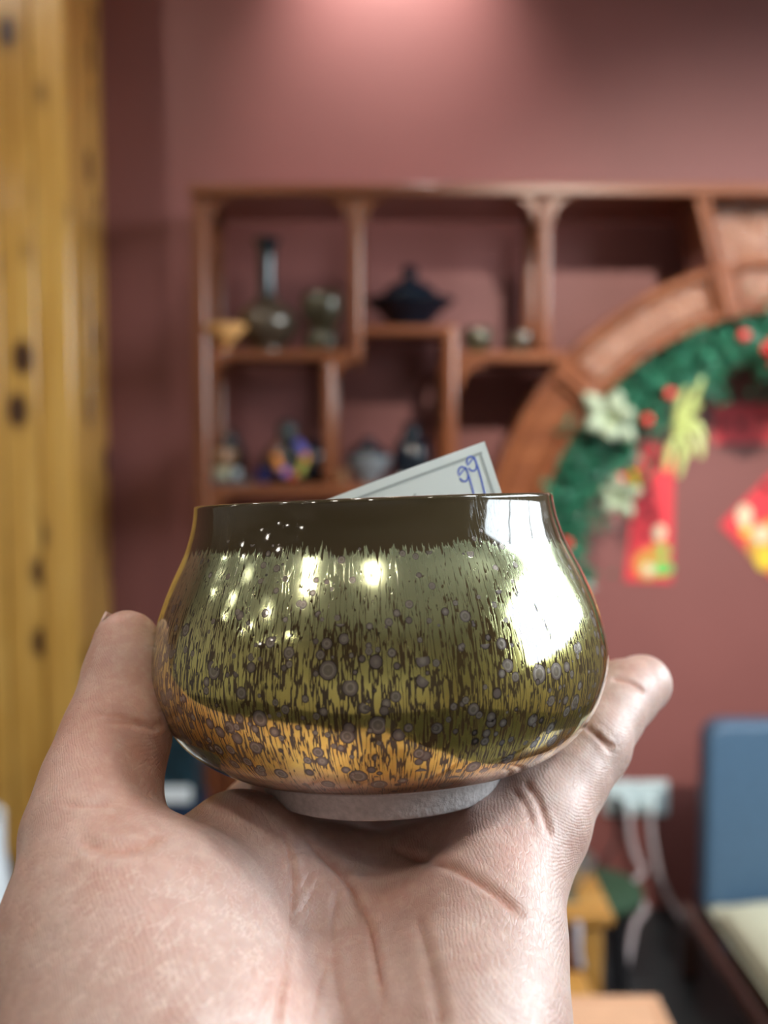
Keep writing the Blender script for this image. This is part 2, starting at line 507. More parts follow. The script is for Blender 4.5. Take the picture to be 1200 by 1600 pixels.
# recessed downlights in the ceiling
lamp_m = NT('lamp_glow'); lamp_m.set(Base_Color=(0.9, 0.9, 0.9), Emission_Color=(1.0, 0.93, 0.82), Emission_Strength=90.0)
places = ['in front of the pine column', 'left of the person holding the bowl', 'behind and left of the camera', 'behind the person holding the bowl',
          'nearly above the golden bowl', 'just behind the camera on the left', 'added to brighten the arch and the red banners', 'to the right of the camera above the hand']
for (x, y), pl in zip(DOWNLIGHTS + [(0.02, 2.40)], places + ['washing the wall above the rack']):
    e = empty('ceiling_downlight', (x, y, 2.8), 'small round white recessed ceiling lamp ' + pl, 'lamp', 'recessed ceiling lamps')
    MB().lathe([(0.044, 0.0), (0.060, 0.0), (0.060, -0.008), (0.046, -0.012), (0.044, -0.010)], 28, (x, y, 2.8), closed=True).build('trim_ring', M['metal_white'], e)
    MB().lathe([(0.0001, -0.004), (0.043, -0.004), (0.043, -0.001), (0.0001, -0.001)], 28, (x, y, 2.8), closed=True).build('lamp_lens', lamp_m.m, e)
for x, cn in ((-4.1, 'nearest the left wall'), (-3.3, 'down the middle of the shop'), (-2.4, 'closest to the hand on the left')):
    for y, rn in ((-2.0, 'rearmost'), (-0.9, 'third'), (0.2, 'second'), (1.3, 'first')):
        e = empty('ceiling_downlight', (x, y, 2.8), rn + ' small recessed ceiling lamp of the row ' + cn, 'lamp', 'recessed ceiling lamps')
        MB().lathe([(0.044, 0.0), (0.060, 0.0), (0.060, -0.008), (0.046, -0.012), (0.044, -0.010)], 20, (x, y, 2.8), closed=True).build('trim_ring', M['metal_white'], e)
        MB().lathe([(0.0001, -0.004), (0.043, -0.004), (0.043, -0.001), (0.0001, -0.001)], 20, (x, y, 2.8), closed=True).build('lamp_lens', lamp_m.m, e)

# ------------------------------------------------------------------ the golden bowl
D0 = 0.20
ROLL = math.radians(2.2)
BOWLM = CAMM @ Matrix.Translation((C(601, 1228, D0).x, D0, -0.0535)) @ Matrix.Rotation(-ROLL, 4, 'Y')
bowl = empty('tea_bowl', None, 'round golden oil-spot glazed bowl resting on the open palm', 'bowl', matrix=BOWLM)
ctrl = [(0.0233, 0.0045), (0.0280, 0.0057), (0.0330, 0.0076), (0.0380, 0.0112), (0.0413, 0.0158), (0.0432, 0.0207), (0.0438, 0.0247), (0.0434, 0.0290),
        (0.0419, 0.0350), (0.0395, 0.0410), (0.0368, 0.0466), (0.0353, 0.0510), (0.0347, 0.0540), (0.0346, 0.0553)]


def catmull(pts, n=5):
    out = []
    P = [Vector(p) for p in pts]
    for i in range(len(P) - 1):
        a = P[max(i - 1, 0)]; b = P[i]; c = P[i + 1]; d = P[min(i + 2, len(P) - 1)]
        for k in range(n):
            t = k / n
            out.append(0.5 * ((2 * b) + (c - a) * t + (2 * a - 5 * b + 4 * c - d) * t * t + (3 * b - a - 3 * c + d) * t ** 3))
    out.append(P[-1])
    return out


outer = [(p.x, p.y) for p in catmull(ctrl, 6)]
rim = [(0.0345, 0.0557), (0.0340, 0.0559), (0.0334, 0.0558), (0.0331, 0.0553)]
inner = [(0.0331, 0.0540), (0.0336, 0.0510), (0.0351, 0.0466), (0.0378, 0.0410), (0.0400, 0.0350), (0.0413, 0.0290), (0.0415, 0.0247), (0.0407, 0.0207), (0.0386, 0.0160),
         (0.0345, 0.0120), (0.0290, 0.0096), (0.0200, 0.0082), (0.0001, 0.0078)]
inner = [inner[0]] + [(p.x, p.y) for p in catmull(inner, 3)][1:]
MB().lathe([(0.0001, 0.0045)] + outer + rim + inner, 192).build('glazed_body', M['glaze'], bowl, angle=180)
foot = [(0.0001, 0.0030), (0.0175, 0.0030), (0.0182, 0.0004), (0.0186, 0.0), (0.0226, 0.0), (0.0231, 0.0004), (0.0233, 0.0012), (0.0236, 0.0052), (0.0001, 0.0052)]
MB().lathe(foot, 128).build('foot_ring', M['clay'], bowl, angle=40)

# price card standing in the bowl
A = C(757, 690, 0.205)
u = Vector((-0.935, -0.05, -0.352)).normalized()          # along the top edge, to the left
v = Vector((0.20, -0.16, -0.965)); v = (v - u * v.dot(u) * 0.6).normalized()
nrm = u.cross(v).normalized()
if nrm.y > 0: nrm = -nrm                                   # towards the camera
CARDM = CAMM @ Matrix.Translation(A)
card = empty('price_card', None, 'pale blue price card with a handwritten number sticking up out of the bowl', 'price card', matrix=CARDM)
cw, ch, ct = 0.046, 0.030, 0.0004
def cardpt(a, b, n=0.0): return u * a + v * b + nrm * n
NU = 12
vv, ff = [], []
for i in range(NU + 1):
    a = cw * i / NU; bow = 0.0012 * math.sin(math.pi * i / NU)
    for (b, n) in ((0, ct / 2), (ch, ct / 2), (ch, -ct / 2), (0, -ct / 2)): vv.append(cardpt(a, b, n + bow))
for i in range(NU):
    for k in range(4): ff.append((i * 4 + k, i * 4 + (k + 1) % 4, i * 4 + 4 + (k + 1) % 4, i * 4 + 4 + k))
ff += [(3, 2, 1, 0), (NU * 4, NU * 4 + 1, NU * 4 + 2, NU * 4 + 3)]
MB().add(vv, ff).build('card_sheet', M['paper'], card, smooth=False)


def stroke(pts, wid, name, mat, close=False):
    """a flat printed or drawn line just above the card"""
    q = MB()
    P = [Vector((p[0], p[1])) for p in pts]
    N = len(P)
    vv = []
    for i in range(N):
        t = (P[min(i + 1, N - 1)] - P[max(i - 1, 0)]).normalized(); s = Vector((-t.y, t.x)) * wid / 2
        for e in (P[i] + s, P[i] - s):
            bow = 0.0012 * math.sin(math.pi * min(max(e.x / cw, 0), 1))
            vv.append(cardpt(e.x, e.y, ct / 2 + bow + 0.00006))
    q.add(vv, [(2 * i, 2 * i + 1, 2 * i + 3, 2 * i + 2) for i in range(N - 1)])
    return q.build(name, mat, card, smooth=False)


stroke([(0.0012 + 0.002 * k, 0.0020) for k in range(23)], 0.0005, 'printed_border', M['border_grey'])
stroke([(0.0016, 0.0018 + 0.002 * k) for k in range(14)], 0.0005, 'printed_border', M['border_grey'])


def nine(a0, b0, s):           # handwritten 9: loop and long tail, in card coordinates (a runs to the left)
    pts = []
    for k in range(15):
        an = math.radians(20 + 340 * k / 14)
        pts.append((a0 + 0.0010 * s * math.cos(an), b0 + 0.0016 * s * math.sin(an)))
    pts += [(a0 - 0.0010 * s, b0 - 0.0012 * s), (a0 - 0.0010 * s, b0 + 0.0012 * s), (a0 - 0.0009 * s, b0 + 0.0034 * s), (a0 - 0.0007 * s, b0 + 0.0058 * s), (a0 - 0.0006 * s, b0 + 0.0075 * s)]
    return pts


stroke(nine(0.0062, 0.0048, 0.95), 0.00034, 'handwriting', M['ink'])
stroke(nine(0.0039, 0.0034, 0.95), 0.00034, 'handwriting', M['ink'])
stroke([(0.0165, 0.0052), (0.0185, 0.0070)], 0.0004, 'printed_mark', M['border_grey'])
stroke([(0.0185, 0.0052), (0.0165, 0.0070)], 0.0004, 'printed_mark', M['border_grey'])

# ------------------------------------------------------------------ the hand
VOX = 0.0009


def grow(prims, lo, hi, vox, warp=None):
    """smooth union of tapered capsules -> vertices and quads (surface nets)"""
    nx, ny, nz = [int(math.ceil((hi[i] - lo[i]) / vox)) + 1 for i in range(3)]
    X = (lo[0] + vox * np.arange(nx, dtype=np.float32))[:, None, None]
    Y = (lo[1] + vox * np.arange(ny, dtype=np.float32))[None, :, None]
    Z = (lo[2] + vox * np.arange(nz, dtype=np.float32))[None, None, :]
    D = np.full((nx, ny, nz), 0.05, np.float32)
    for a, b, ra, rb, k in prims:
        m = max(ra, rb) + max(abs(k), 0.004) + 0.004
        sl = []
        for i, n in zip(range(3), (nx, ny, nz)):
            s = int((min(a[i], b[i]) - m - lo[i]) / vox); e = int((max(a[i], b[i]) + m - lo[i]) / vox) + 2
            sl.append(slice(max(0, s), max(0, min(n, e))))
        x = X[sl[0]]; y = Y[:, sl[1]]; z = Z[:, :, sl[2]]
        ab = [b[i] - a[i] for i in range(3)]
        l2 = sum(c * c for c in ab) + 1e-12
        t = ((x - a[0]) * ab[0] + (y - a[1]) * ab[1] + (z - a[2]) * ab[2]) / l2
        t = np.clip(t, 0, 1)
        d = np.sqrt((x - a[0] - t * ab[0]) ** 2 + (y - a[1] - t * ab[1]) ** 2 + (z - a[2] - t * ab[2]) ** 2) - (ra + (rb - ra) * t)
        cur = D[tuple(sl)]
        if k > 0:
            h = np.maximum(k - np.abs(cur - d), 0) / k
            D[tuple(sl)] = np.minimum(cur, d) - h * h * k * 0.25
        else:                                   # carve
            k = -k
            h = np.maximum(k - np.abs(cur + d), 0) / k
            D[tuple(sl)] = np.maximum(cur, -d) + h * h * k * 0.25
    S = D < 0
    c = S[:-1, :-1, :-1].astype(np.int8)
    acc = np.zeros((nx - 1, ny - 1, nz - 1), np.int8)
    for i in (0, 1):
        for j in (0, 1):
            for k in (0, 1): acc += S[i:nx - 1 + i, j:ny - 1 + j, k:nz - 1 + k]
    act = (acc > 0) & (acc < 8)
    idx = np.full(act.shape, -1, np.int64)
    cells = np.argwhere(act)
    idx[act] = np.arange(len(cells))
    pos = np.zeros((len(cells), 3)); cnt = np.zeros(len(cells))
    ci, cj, ck = cells.T
    corners = [(i, j, k) for i in (0, 1) for j in (0, 1) for k in (0, 1)]
    for a_ in corners:
        for ax in range(3):
            if a_[ax]: continue
            b_ = list(a_); b_[ax] = 1
            da = D[ci + a_[0], cj + a_[1], ck + a_[2]]; db = D[ci + b_[0], cj + b_[1], ck + b_[2]]
            cross = (da < 0) != (db < 0)
            t = np.where(cross, da / np.where(cross, da - db, 1), 0)
            p = np.repeat(np.array(a_, float)[None], len(cells), 0); p[:, ax] += t
            pos[cross] += p[cross]; cnt[cross] += 1
    verts = (cells + pos / cnt[:, None]) * vox + np.array(lo)
    faces = []
    for ax in range(3):
        o1, o2 = [a for a in range(3) if a != ax]
        sa = [slice(None)] * 3; sb = [slice(None)] * 3
        sa[ax] = slice(0, -1); sb[ax] = slice(1, None)
        ch_ = S[tuple(sa)] != S[tuple(sb)]
        e = np.argwhere(ch_)
        e = e[(e[:, o1] > 0) & (e[:, o2] > 0) & (e[:, o1] < act.shape[o1]) & (e[:, o2] < act.shape[o2])]
        flip = S[tuple(sa)][tuple(e.T)]
        q = []
        for d1, d2 in ((1, 1), (0, 1), (0, 0), (1, 0)):
            g = e.copy(); g[:, o1] -= d1; g[:, o2] -= d2
            q.append(idx[tuple(g.T)])
        q = np.stack(q, 1)
        if ax == 1: flip = ~flip
        q[~flip] = q[~flip][:, ::-1]
        faces.append(q)
    return verts, np.concatenate(faces)


def cp(px, py, d): return tuple(C(px, py, d))


K = 0.010
prims = []
def chain(pts, k):
    for (a, ra), (b, rb) in zip(pts[:-1], pts[1:]): prims.append((a, b, ra, rb, k))


# forearm and wrist
chain([((-0.014, 0.020, -0.205), 0.031), ((-0.014, 0.075, -0.155), 0.027), ((-0.014, 0.106, -0.124), 0.0235)], 0.012)
chain([((-0.026, 0.085, -0.146), 0.021), ((-0.030, 0.112, -0.117), 0.0185)], 0.012)
chain([((0.000, 0.085, -0.146), 0.020), ((0.004, 0.112, -0.117), 0.0175)], 0.012)
# metacarpals
chain([((-0.030, 0.115, -0.114), 0.016), ((-0.0262, 0.191, -0.0680), 0.0105)], K)
chain([((-0.018, 0.113, -0.116), 0.017), ((-0.0095, 0.192, -0.0722), 0.0118)], K)
chain([((-0.006, 0.112, -0.116), 0.017), ((0.0080, 0.191, -0.0718), 0.0115)], K)
chain([((0.006, 0.113, -0.113), 0.0155), ((0.0225, 0.186, -0.0662), 0.0098)], K)
# hypothenar mound and thenar mound
chain([((0.0150, 0.172, -0.0705), 0.0115), ((0.0095, 0.156, -0.0815), 0.0140), ((0.0040, 0.136, -0.0950), 0.0165), ((0.002, 0.116, -0.112), 0.015)], K)
chain([(cp(146, 1310, 0.170), 0.0108), (cp(190, 1490, 0.157), 0.0178), (cp(235, 1720, 0.142), 0.0200), (cp(300, 2100, 0.122), 0.0170)], 0.009)
prims.append((cp(300, 1440, 0.168), cp(300, 1640, 0.152), 0.0125, 0.016, 0.012))
# web between thumb and index
prims.append((cp(225, 1425, 0.174), cp(368, 1322, 0.187), 0.0078, 0.0100, 0.007))
# thumb
chain([(cp(142, 1302, 0.170), 0.0108), (cp(158, 1225, 0.177), 0.0096), (cp(183, 1145, 0.184), 0.0090), (cp(193, 1070, 0.190), 0.0069), (cp(198, 1004, 0.194), 0.0058)], 0.004)
prims.append((cp(196, 1040, 0.191), cp(198, 1010, 0.193), 0.0060, 0.0050, 0.004))
# index, middle, ring (pass below and behind the bowl)
chain([((-0.0262, 0.191, -0.0680), 0.0105), ((-0.0255, 0.212, -0.0650), 0.0092), ((-0.0230, 0.237, -0.0600), 0.0086), ((-0.0240, 0.249, -0.0370), 0.0078), ((-0.0215, 0.2475, -0.0190), 0.0068)], 0.004)
chain([((-0.0095, 0.192, -0.0722), 0.0118), ((-0.0085, 0.215, -0.0680), 0.0095), ((-0.0080, 0.246, -0.0600), 0.0088), ((-0.0070, 0.2570, -0.0390), 0.0080), ((-0.0065, 0.2530, -0.0180), 0.0070)], 0.004)
chain([((0.0080, 0.191, -0.0718), 0.0115), ((0.0100, 0.213, -0.0670), 0.0092), ((0.0130, 0.242, -0.0600), 0.0086), ((0.0150, 0.2545, -0.0400), 0.0078), ((0.0150, 0.2515, -0.0200), 0.0068)], 0.004)
# little finger
chain([((0.0225, 0.186, -0.0662), 0.0098), (cp(840, 1280, 0.194), 0.0086), (cp(882, 1219, 0.200), 0.0079), (cp(921, 1164, 0.206), 0.0078), (cp(950, 1118, 0.214), 0.0070),
       (cp(972, 1087, 0.221), 0.0072), (cp(1003, 1069, 0.228), 0.0067)], 0.003)
prims.append((cp(745, 1365, 0.182), cp(830, 1292, 0.191), 0.0098, 0.0082, 0.008))
# fleshy pads below the finger roots and the hollow of the palm
prims.append((cp(420, 1365, 0.184), cp(500, 1385, 0.184), 0.0085, 0.0080, 0.010))
prims.append((cp(650, 1390, 0.184), cp(730, 1370, 0.184), 0.0080, 0.0085, 0.010))
prims.append((cp(575, 1395, 0.163), cp(600, 1560, 0.139), 0.0035, 0.0030, -0.010))
prims.append((cp(560, 1285, 0.181), cp(640, 1283, 0.181), 0.0062, 0.0062, -0.008))

hv, hf = grow(prims, (-0.082, 0.020, -0.205), (0.078, 0.272, 0.0), VOX)
hme = bpy.data.meshes.new('hand_base')
hme.from_pydata(hv.tolist(), [], hf.tolist())
hme.update()
ho = bpy.data.objects.new('hand_base', hme)
col.objects.link(ho)
sm = ho.modifiers.new('smooth', 'SMOOTH'); sm.iterations = 6; sm.factor = 0.5
ss = ho.modifiers.new('subdivision', 'SUBSURF'); ss.levels = 1
dg = bpy.context.evaluated_depsgraph_get()
hm = bpy.data.meshes.new_from_object(ho.evaluated_get(dg))
bpy.data.objects.remove(ho)
hm.name = 'hand'
n = len(hm.vertices)
co = np.empty(n * 3); hm.vertices.foreach_get('co', co); co = co.reshape(-1, 3)
no = np.empty(n * 3); hm.vertices.foreach_get('normal', no); no = no.reshape(-1, 3)
# creases: polylines lying on the palm side of the hand
CREASES = [
    # (points as seen along the line of sight, half width in mm, depth in mm, colour)
    ([(440, 1292), (455, 1340), (458, 1400), (452, 1480), (440, 1560), (432, 1640)], 0.55, 0.55, 0.7),
    ([(470, 1300), (505, 1335), (545, 1378), (572, 1435), (588, 1500), (600, 1580)], 0.75, 0.85, 0.9),
    ([(610, 1325), (655, 1340), (705, 1354), (750, 1378), (790, 1408), (822, 1432)], 0.75, 0.8, 1.0),
    ([(650, 1430), (664, 1480), (680, 1540), (690, 1610)], 0.9, 0.7, 0.35),
    ([(530, 1385), (522, 1450), (524, 1520), (545, 1610)], 0.7, 0.5, 0.4),
    ([(120, 1312), (160, 1324), (205, 1325), (255, 1306)], 1.0, 0.55, 0.8),
    ([(140, 1117), (185, 1118), (235, 1132), (262, 1128)], 0.6, 0.28, 0.7),
    ([(160, 1128), (205, 1130), (250, 1142)], 0.5, 0.35, 0.5),
    ([(95, 1256), (130, 1260), (190, 1258)], 0.5, 0.16, 0.5),
    ([(955, 1060), (985, 1066), (1008, 1084)], 0.5, 0.5, 0.8),
    ([(915, 1135), (935, 1152), (958, 1178)], 0.5, 0.5, 0.7),
    ([(928, 1142), (948, 1160), (962, 1168)], 0.4, 0.35, 0.4),
    ([(818, 1220), (838, 1245), (850, 1275), (862, 1312)], 0.6, 0.4, 0.8),
    ([(800, 1232), (820, 1258), (832, 1290)], 0.5, 0.2, 0.4),
    ([(430, 1350), (470, 1330), (500, 1330)], 0.4, 0.12, 0.3),
    ([(455, 1440), (480, 1410), (500, 1370)], 0.4, 0.12, 0.3),
    ([(458, 1420), (470, 1390), (490, 1360)], 0.4, 0.1, 0.3),
    ([(490, 1600), (500, 1540), (515, 1490)], 0.5, 0.3, 0.4),
]
pxs = 600 + F * co[:, 0] / co[:, 1]; pys = 800 - F * co[:, 2] / co[:, 1]
view = co / np.linalg.norm(co, axis=1)[:, None]
facing = np.clip(-(view * no).sum(1) * 2.5, 0, 1)
front = facing * (co[:, 1] < 0.236)
disp = np.zeros(n); red = np.zeros(n)
rng = random.Random(4)
for pts, hw, dep, cc in CREASES:
    P = [Vector(p) for p in pts]
    Q = np.array([tuple(p) for p in catmull([tuple(p) for p in P], 6)])
    best = np.full(n, 1e9); par = np.zeros(n)
    m = (pxs > Q[:, 0].min() - 40) & (pxs < Q[:, 0].max() + 40) & (pys > Q[:, 1].min() - 40) & (pys < Q[:, 1].max() + 40)
    ids = np.where(m)[0]
    for i in range(len(Q) - 1):
        a, b = Q[i], Q[i + 1]; ab = b - a
        t = np.clip(((pxs[ids] - a[0]) * ab[0] + (pys[ids] - a[1]) * ab[1]) / (ab @ ab), 0, 1)
        dd = np.hypot(pxs[ids] - a[0] - t * ab[0], pys[ids] - a[1] - t * ab[1])
        w = dd < best[ids]
        best[ids] = np.where(w, dd, best[ids]); par[ids] = np.where(w, (i + t) / (len(Q) - 1), par[ids])
    mm = best[ids] * co[ids, 1] / F * 1000
    fade = np.clip(np.minimum(par[ids], 1 - par[ids]) * 6, 0.0, 1)
    g = np.exp(-(mm / hw) ** 2) * fade * front[ids]
    lip = np.exp(-((mm - 2.2 * hw) / (1.3 * hw)) ** 2) * fade * front[ids]
    disp[ids] += (-dep * g + 0.16 * dep * lip) / 1000
    red[ids] = np.maximum(red[ids], cc * np.exp(-(mm / (0.8 * hw)) ** 2) * fade * front[ids])
co2 = co + no * disp[:, None]
HO = Vector((-0.010, 0.165, -0.075))
co2 -= np.array(HO)
hm.vertices.foreach_set('co', co2.astype(np.float32).ravel())
blush_and_shade = np.zeros(n)
def spot(px, py, r, s):
    global blush_and_shade
    d = np.hypot(pxs - px, pys - py) / r
    blush_and_shade = np.maximum(blush_and_shade, s * np.exp(-d * d))
spot(195, 960, 70, 0.65); spot(190, 1150, 150, 0.70); spot(1000, 1045, 40, 0.35); spot(820, 1330, 45, 0.5); spot(430, 1560, 60, 0.35); spot(230, 1400, 120, 0.25); spot(560, 1330, 120, 0.25)  # broad thumb patch paints the bowl's shade into the skin, besides its own redness
thenar = np.clip(np.exp(-((pxs - 270) / 190) ** 2 - ((pys - 1480) / 130) ** 2) * 1.4, 0, 1)
for nm_, arr in (('crease', red), ('blush_and_shade', blush_and_shade), ('thenar', thenar)):
    at = hm.attributes.new(nm_, 'FLOAT', 'POINT'); at.data.foreach_set('value', arr.astype(np.float32))
hm.update()
hm.materials.clear(); hm.materials.append(M['skin'])
hm.shade_smooth()
hand = bpy.data.objects.new('hand', hm)
col.objects.link(hand)
hand.matrix_world = CAMM @ Matrix.Translation(HO)
tag(hand, 'bare left hand with palm up, thumb and little finger raised around the golden bowl', 'hand')
# thumb nail, seen edge-on at the outer side of the thumb
nb = MB()
tn = C(158, 1000, 0.1955) - HO; ax = (C(176, 950, 0.197) - C(150, 1022, 0.194)).normalized(); sd = Vector((0.35, 0.93, 0)).normalized(); sd = (sd - ax * sd.dot(ax)).normalized(); nn = ax.cross(sd).normalized()
if nn.x > 0: nn = -nn
vv, ff = [], []
for i in range(7):
    for j in range(7):
        s = (i / 6 - 0.5) * 2; r_ = (j / 6 - 0.5) * 2
        e = 1 - 0.12 * r_ * r_
        vv.append(tn + ax * s * 0.0052 * e + sd * (r_ * 0.0042) + nn * (-0.0016 * r_ * r_ - 0.0002 - 0.0004 * s * s))
for i in range(6):
    for j in range(6): ff.append((i * 7 + j, i * 7 + j + 1, i * 7 + j + 8, i * 7 + j + 7))
hand['_o'] = (0.0, 0.0, 0.0)
M['nail'] = plain('nail', (0.72, 0.52, 0.46), 0.3, 0.04, 200)
no_ = nb.add(vv, ff).build('thumb_nail', M['nail'], hand, angle=180)
so = no_.modifiers.new('thickness', 'SOLIDIFY'); so.thickness = 0.0005
# the cuff and sleeve of the arm, below the lens
sl = MB()
path = [Vector(p) - HO for p in ((-0.014, 0.070, -0.160), (-0.014, 0.030, -0.196), (-0.010, -0.06, -0.262), (0.0, -0.20, -0.34))]
sl.tube(path, [0.040, 0.043, 0.050, 0.060], 28)
sl.build('sleeve', M['sleeve'], hand, angle=60)

# ------------------------------------------------------------------ pine-clad column at the left
XC, YF = W(108, 400, 2.3).x, 2.30
XL = -1.40
pc = empty('pine_column', (XC - 0.3, 2.45, 0.0), 'tall column clad in glossy yellow knotty pine planks at the left', 'column')
M['pine_core'] = plain('dark_batten', (0.10, 0.05, 0.02), 0.8)
MB().box((XL, YF + 0.018, 0.0), (XC - 0.018, 2.6, 2.8)).build('core', M['pine_core'], pc, smooth=False)
pw = 0.0775
for k in range(9):
    x1 = XC - k * pw
    MB().box((x1 - pw + 0.0015, YF - 0.0015 * (k % 2), 0.0), (x1 - 0.0005, YF + 0.018, 2.8)).build('plank', M['pine'], pc, bevel=0.004)
for k in range(4):
    y0_ = YF + 0.0185 + k * 0.0705
    MB().box((XC - 0.018, y0_, 0.0), (XC - 0.001 * (k % 2), min(y0_ + 0.0695, 2.6), 2.8)).build('plank', M['pine'], pc, bevel=0.004)

# ------------------------------------------------------------------ display rack with the round arch
FY, RY = 2.30, 2.53
rack = empty('display_rack', (W(560, 700, FY).x, 2.42, 0.0), 'dark red wooden display rack with stepped shelves and a carved round arch', 'display rack')


def Z(py, Y=FY): return W(600, py, Y).z
def X(px, py=600, Y=FY): return W(px, py, Y).x


RW = M['rosewood']; RX = M['rosewood_x']
ZTOP = Z(289)
DP = 0.032                                   # post depth


def post(px0, px1, z0, z1, rear=True, py=500):
    x0, x1 = X(px0, py), X(px1, py)
    MB().box((x0, FY, z0), (x1, FY + DP, z1)).build('front_post', RW, rack, bevel=0.012, segs=4)
    if rear: MB().box((x0, RY, z0), (x1, RY + DP, z1)).build('rear_post', RW, rack, bevel=0.012, segs=4)


def board(px0, px1, pyt, pyb):
    z1, z0 = Z(pyt), Z(pyb)
    MB().box((X(px0, pyt), FY + 0.004, z0), (X(px1, pyt), RY + DP - 0.004, z1)).build('shelf_board', RX, rack, bevel=0.004)
    return z1


def bracket(px, py, sx, sz, size=0.055, y=FY + 0.004):
    """small curved corner bracket; sx, sz say where it grows"""
    x, z = X(px, py), Z(py)
    pts = [(0, 0), (size, 0), (size, size * 0.14)]
    for k in range(7):
        a = math.pi / 2 * k / 6
        pts.append((size * (0.94 - 0.78 * math.sin(a)), size * (0.94 - 0.80 * math.cos(a)) if k else size * 0.14))
    pts += [(size * 0.14, size), (0, size)]
    poly = [(x + sx * p, z + sz * q) for p, q in pts]
    MB().prism(poly, y, y + 0.018).build('corner_bracket', RX, rack, bevel=0.002)


z_b1 = board(322, 548, 546, 561)
z_b2 = board(560, 714, 508, 523)
z_b3 = board(712, 900, 549, 565)
z_b4 = board(300, 780, 757, 776)
z_b5 = board(300, 780, 985, 1005)
post(300, 325, 0.0, ZTOP - 0.022)
post(545, 567, Z(565), ZTOP - 0.022)
post(839, 862, Z(549), ZTOP - 0.022)
post(502, 523, Z(757), Z(561))
post(693, 716, Z(757), Z(506))
post(693, 716, Z(985), Z(776), py=800)
MB().box((X(296, 289), FY - 0.012, ZTOP - 0.024), (X(1700, 289), RY + DP + 0.01, ZTOP)).build('top_board', RX, rack, bevel=0.004)
for px in (325, 567, 862): bracket(px, 305, 1, -1)
for px in (545, 839): bracket(px, 305, -1, -1)
bracket(325, 562, 1, -1, 0.045); bracket(523, 562, 1, -1, 0.045); bracket(716, 566, 1, -1, 0.06)
bracket(325, 777, 1, -1, 0.05)
# closed cupboard at the bottom of the rack
zc1 = Z(1005)
MB().box((X(300, 985) + 0.002, FY + 0.03, 0.06), (X(770, 985), RY + DP - 0.004, zc1 - 0.001)).build('cupboard_body', RX, rack, bevel=0.003)
xa, xb = X(326, 985), X(765, 985)
for k in range(2):
    a = xa + (xb - xa) * k / 2; b = a + (xb - xa) / 2
    dr = MB().box((a + 0.004, FY + 0.012, 0.09), (b - 0.004, FY + 0.029, zc1 - 0.02)).build('cupboard_door', RW, rack, bevel=0.003)
    MB().box((a + 0.04, FY + 0.007, 0.13), (b - 0.04, FY + 0.013, zc1 - 0.06)).build('door_panel', RW, dr, bevel=0.003)
    kx = b - 0.02 if k == 0 else a + 0.02
    M.setdefault('brass', plain('aged_brass', (0.55, 0.38, 0.14), 0.3, metal=1.0))
    MB().ball((kx, FY + 0.003, 0.42), 0.008).build('door_knob', M['brass'], dr)

# round arch with straight legs
AC = W(1232, 888, FY)
RI, RO = 402 / F * FY, 484 / F * FY
AD = 0.16
M['carving'] = None


def carve_mat():
    t = NT('carved_rosewood')
    v_ = t.coords()
    n = t.noise(v_, 38, 3, 0.5, 1.2)
    vo = t.n('ShaderNodeTexVoronoi', i_Scale=55.0); t.l(v_, vo.inputs['Vector'])
    h = t.math('ADD', n, t.math('MULTIPLY', vo.outputs['Distance'], 0.6))
    t.set(Base_Color=t.ramp(n, [(0.3, (0.20, 0.07, 0.03)), (0.7, (0.34, 0.15, 0.08))]), Roughness=0.25, Coat_Weight=0.8, Coat_Roughness=0.12, Normal=t.bump(h, 0.7, 0.012))
    return t.m


M['carving'] = carve_mat()


def arcstrip(r0, r1, a0, a1, y0, y1, n=None):
    n = n or max(3, int(abs(a1 - a0) / 3))
    q = MB(); vv, ff = [], []
    for i in range(n + 1):
        a = math.radians(a0 + (a1 - a0) * i / n)
        for r, y in ((r0, y0), (r1, y0), (r1, y1), (r0, y1)):
            vv.append((AC.x + r * math.cos(a), y, AC.z + r * math.sin(a)))
    for i in range(n):
        for k in range(4): ff.append((i * 4 + k, i * 4 + (k + 1) % 4, i * 4 + 4 + (k + 1) % 4, i * 4 + 4 + k))
    ff += [(0, 1, 2, 3)[::-1], tuple(n * 4 + k for k in range(4))]
    return q.add(vv, ff)


JOINTS = [180.0, 139.5, 104.5, 75.5, 40.5, 0.0]
for i, (a1, a0) in enumerate(zip(JOINTS[:-1], JOINTS[1:])):
    seg = arcstrip(RI, RO, a0, a1, FY + 0.012, FY + AD).build('arch_segment', RX, rack, bevel=0.003, angle=40)
    arcstrip(RO - 0.020, RO + 0.002, a0, a1, FY - 0.010, FY + 0.014).build('outer_moulding', RX, seg, bevel=0.007, segs=3, angle=40)
    arcstrip(RI - 0.002, RI + 0.020, a0, a1, FY - 0.010, FY + 0.014).build('inner_moulding', RX, seg, bevel=0.007, segs=3, angle=40)
    if i in (1, 2, 3):
        arcstrip(RI + 0.027, RO - 0.027, a0 + 3.6, a1 - 3.6, FY + 0.004, FY + 0.014).build('carved_panel', M['carving'], seg, bevel=0.003, angle=40)
    else:
        arcstrip(RI + 0.030, RO - 0.030, a0 + 1, a1 - 3.6, FY + 0.006, FY + 0.014).build('plain_panel', RX, seg, bevel=0.003, angle=40)
for a in JOINTS[1:-1]:
    jb = arcstrip(RI - 0.004, RO + 0.004, a - 1.1, a + 1.1, FY - 0.020, FY + 0.014, 3).build('divider_band', RX, rack, bevel=0.003)
    arcstrip(RI + 0.002, RO - 0.002, a + 1.2, a + 2.3, FY - 0.013, FY + 0.014, 3).build('divider_bead', RX, jb, bevel=0.003)
    arcstrip(RI + 0.002, RO - 0.002, a - 2.3, a - 1.2, FY - 0.013, FY + 0.014, 3).build('divider_bead', RX, jb, bevel=0.003)
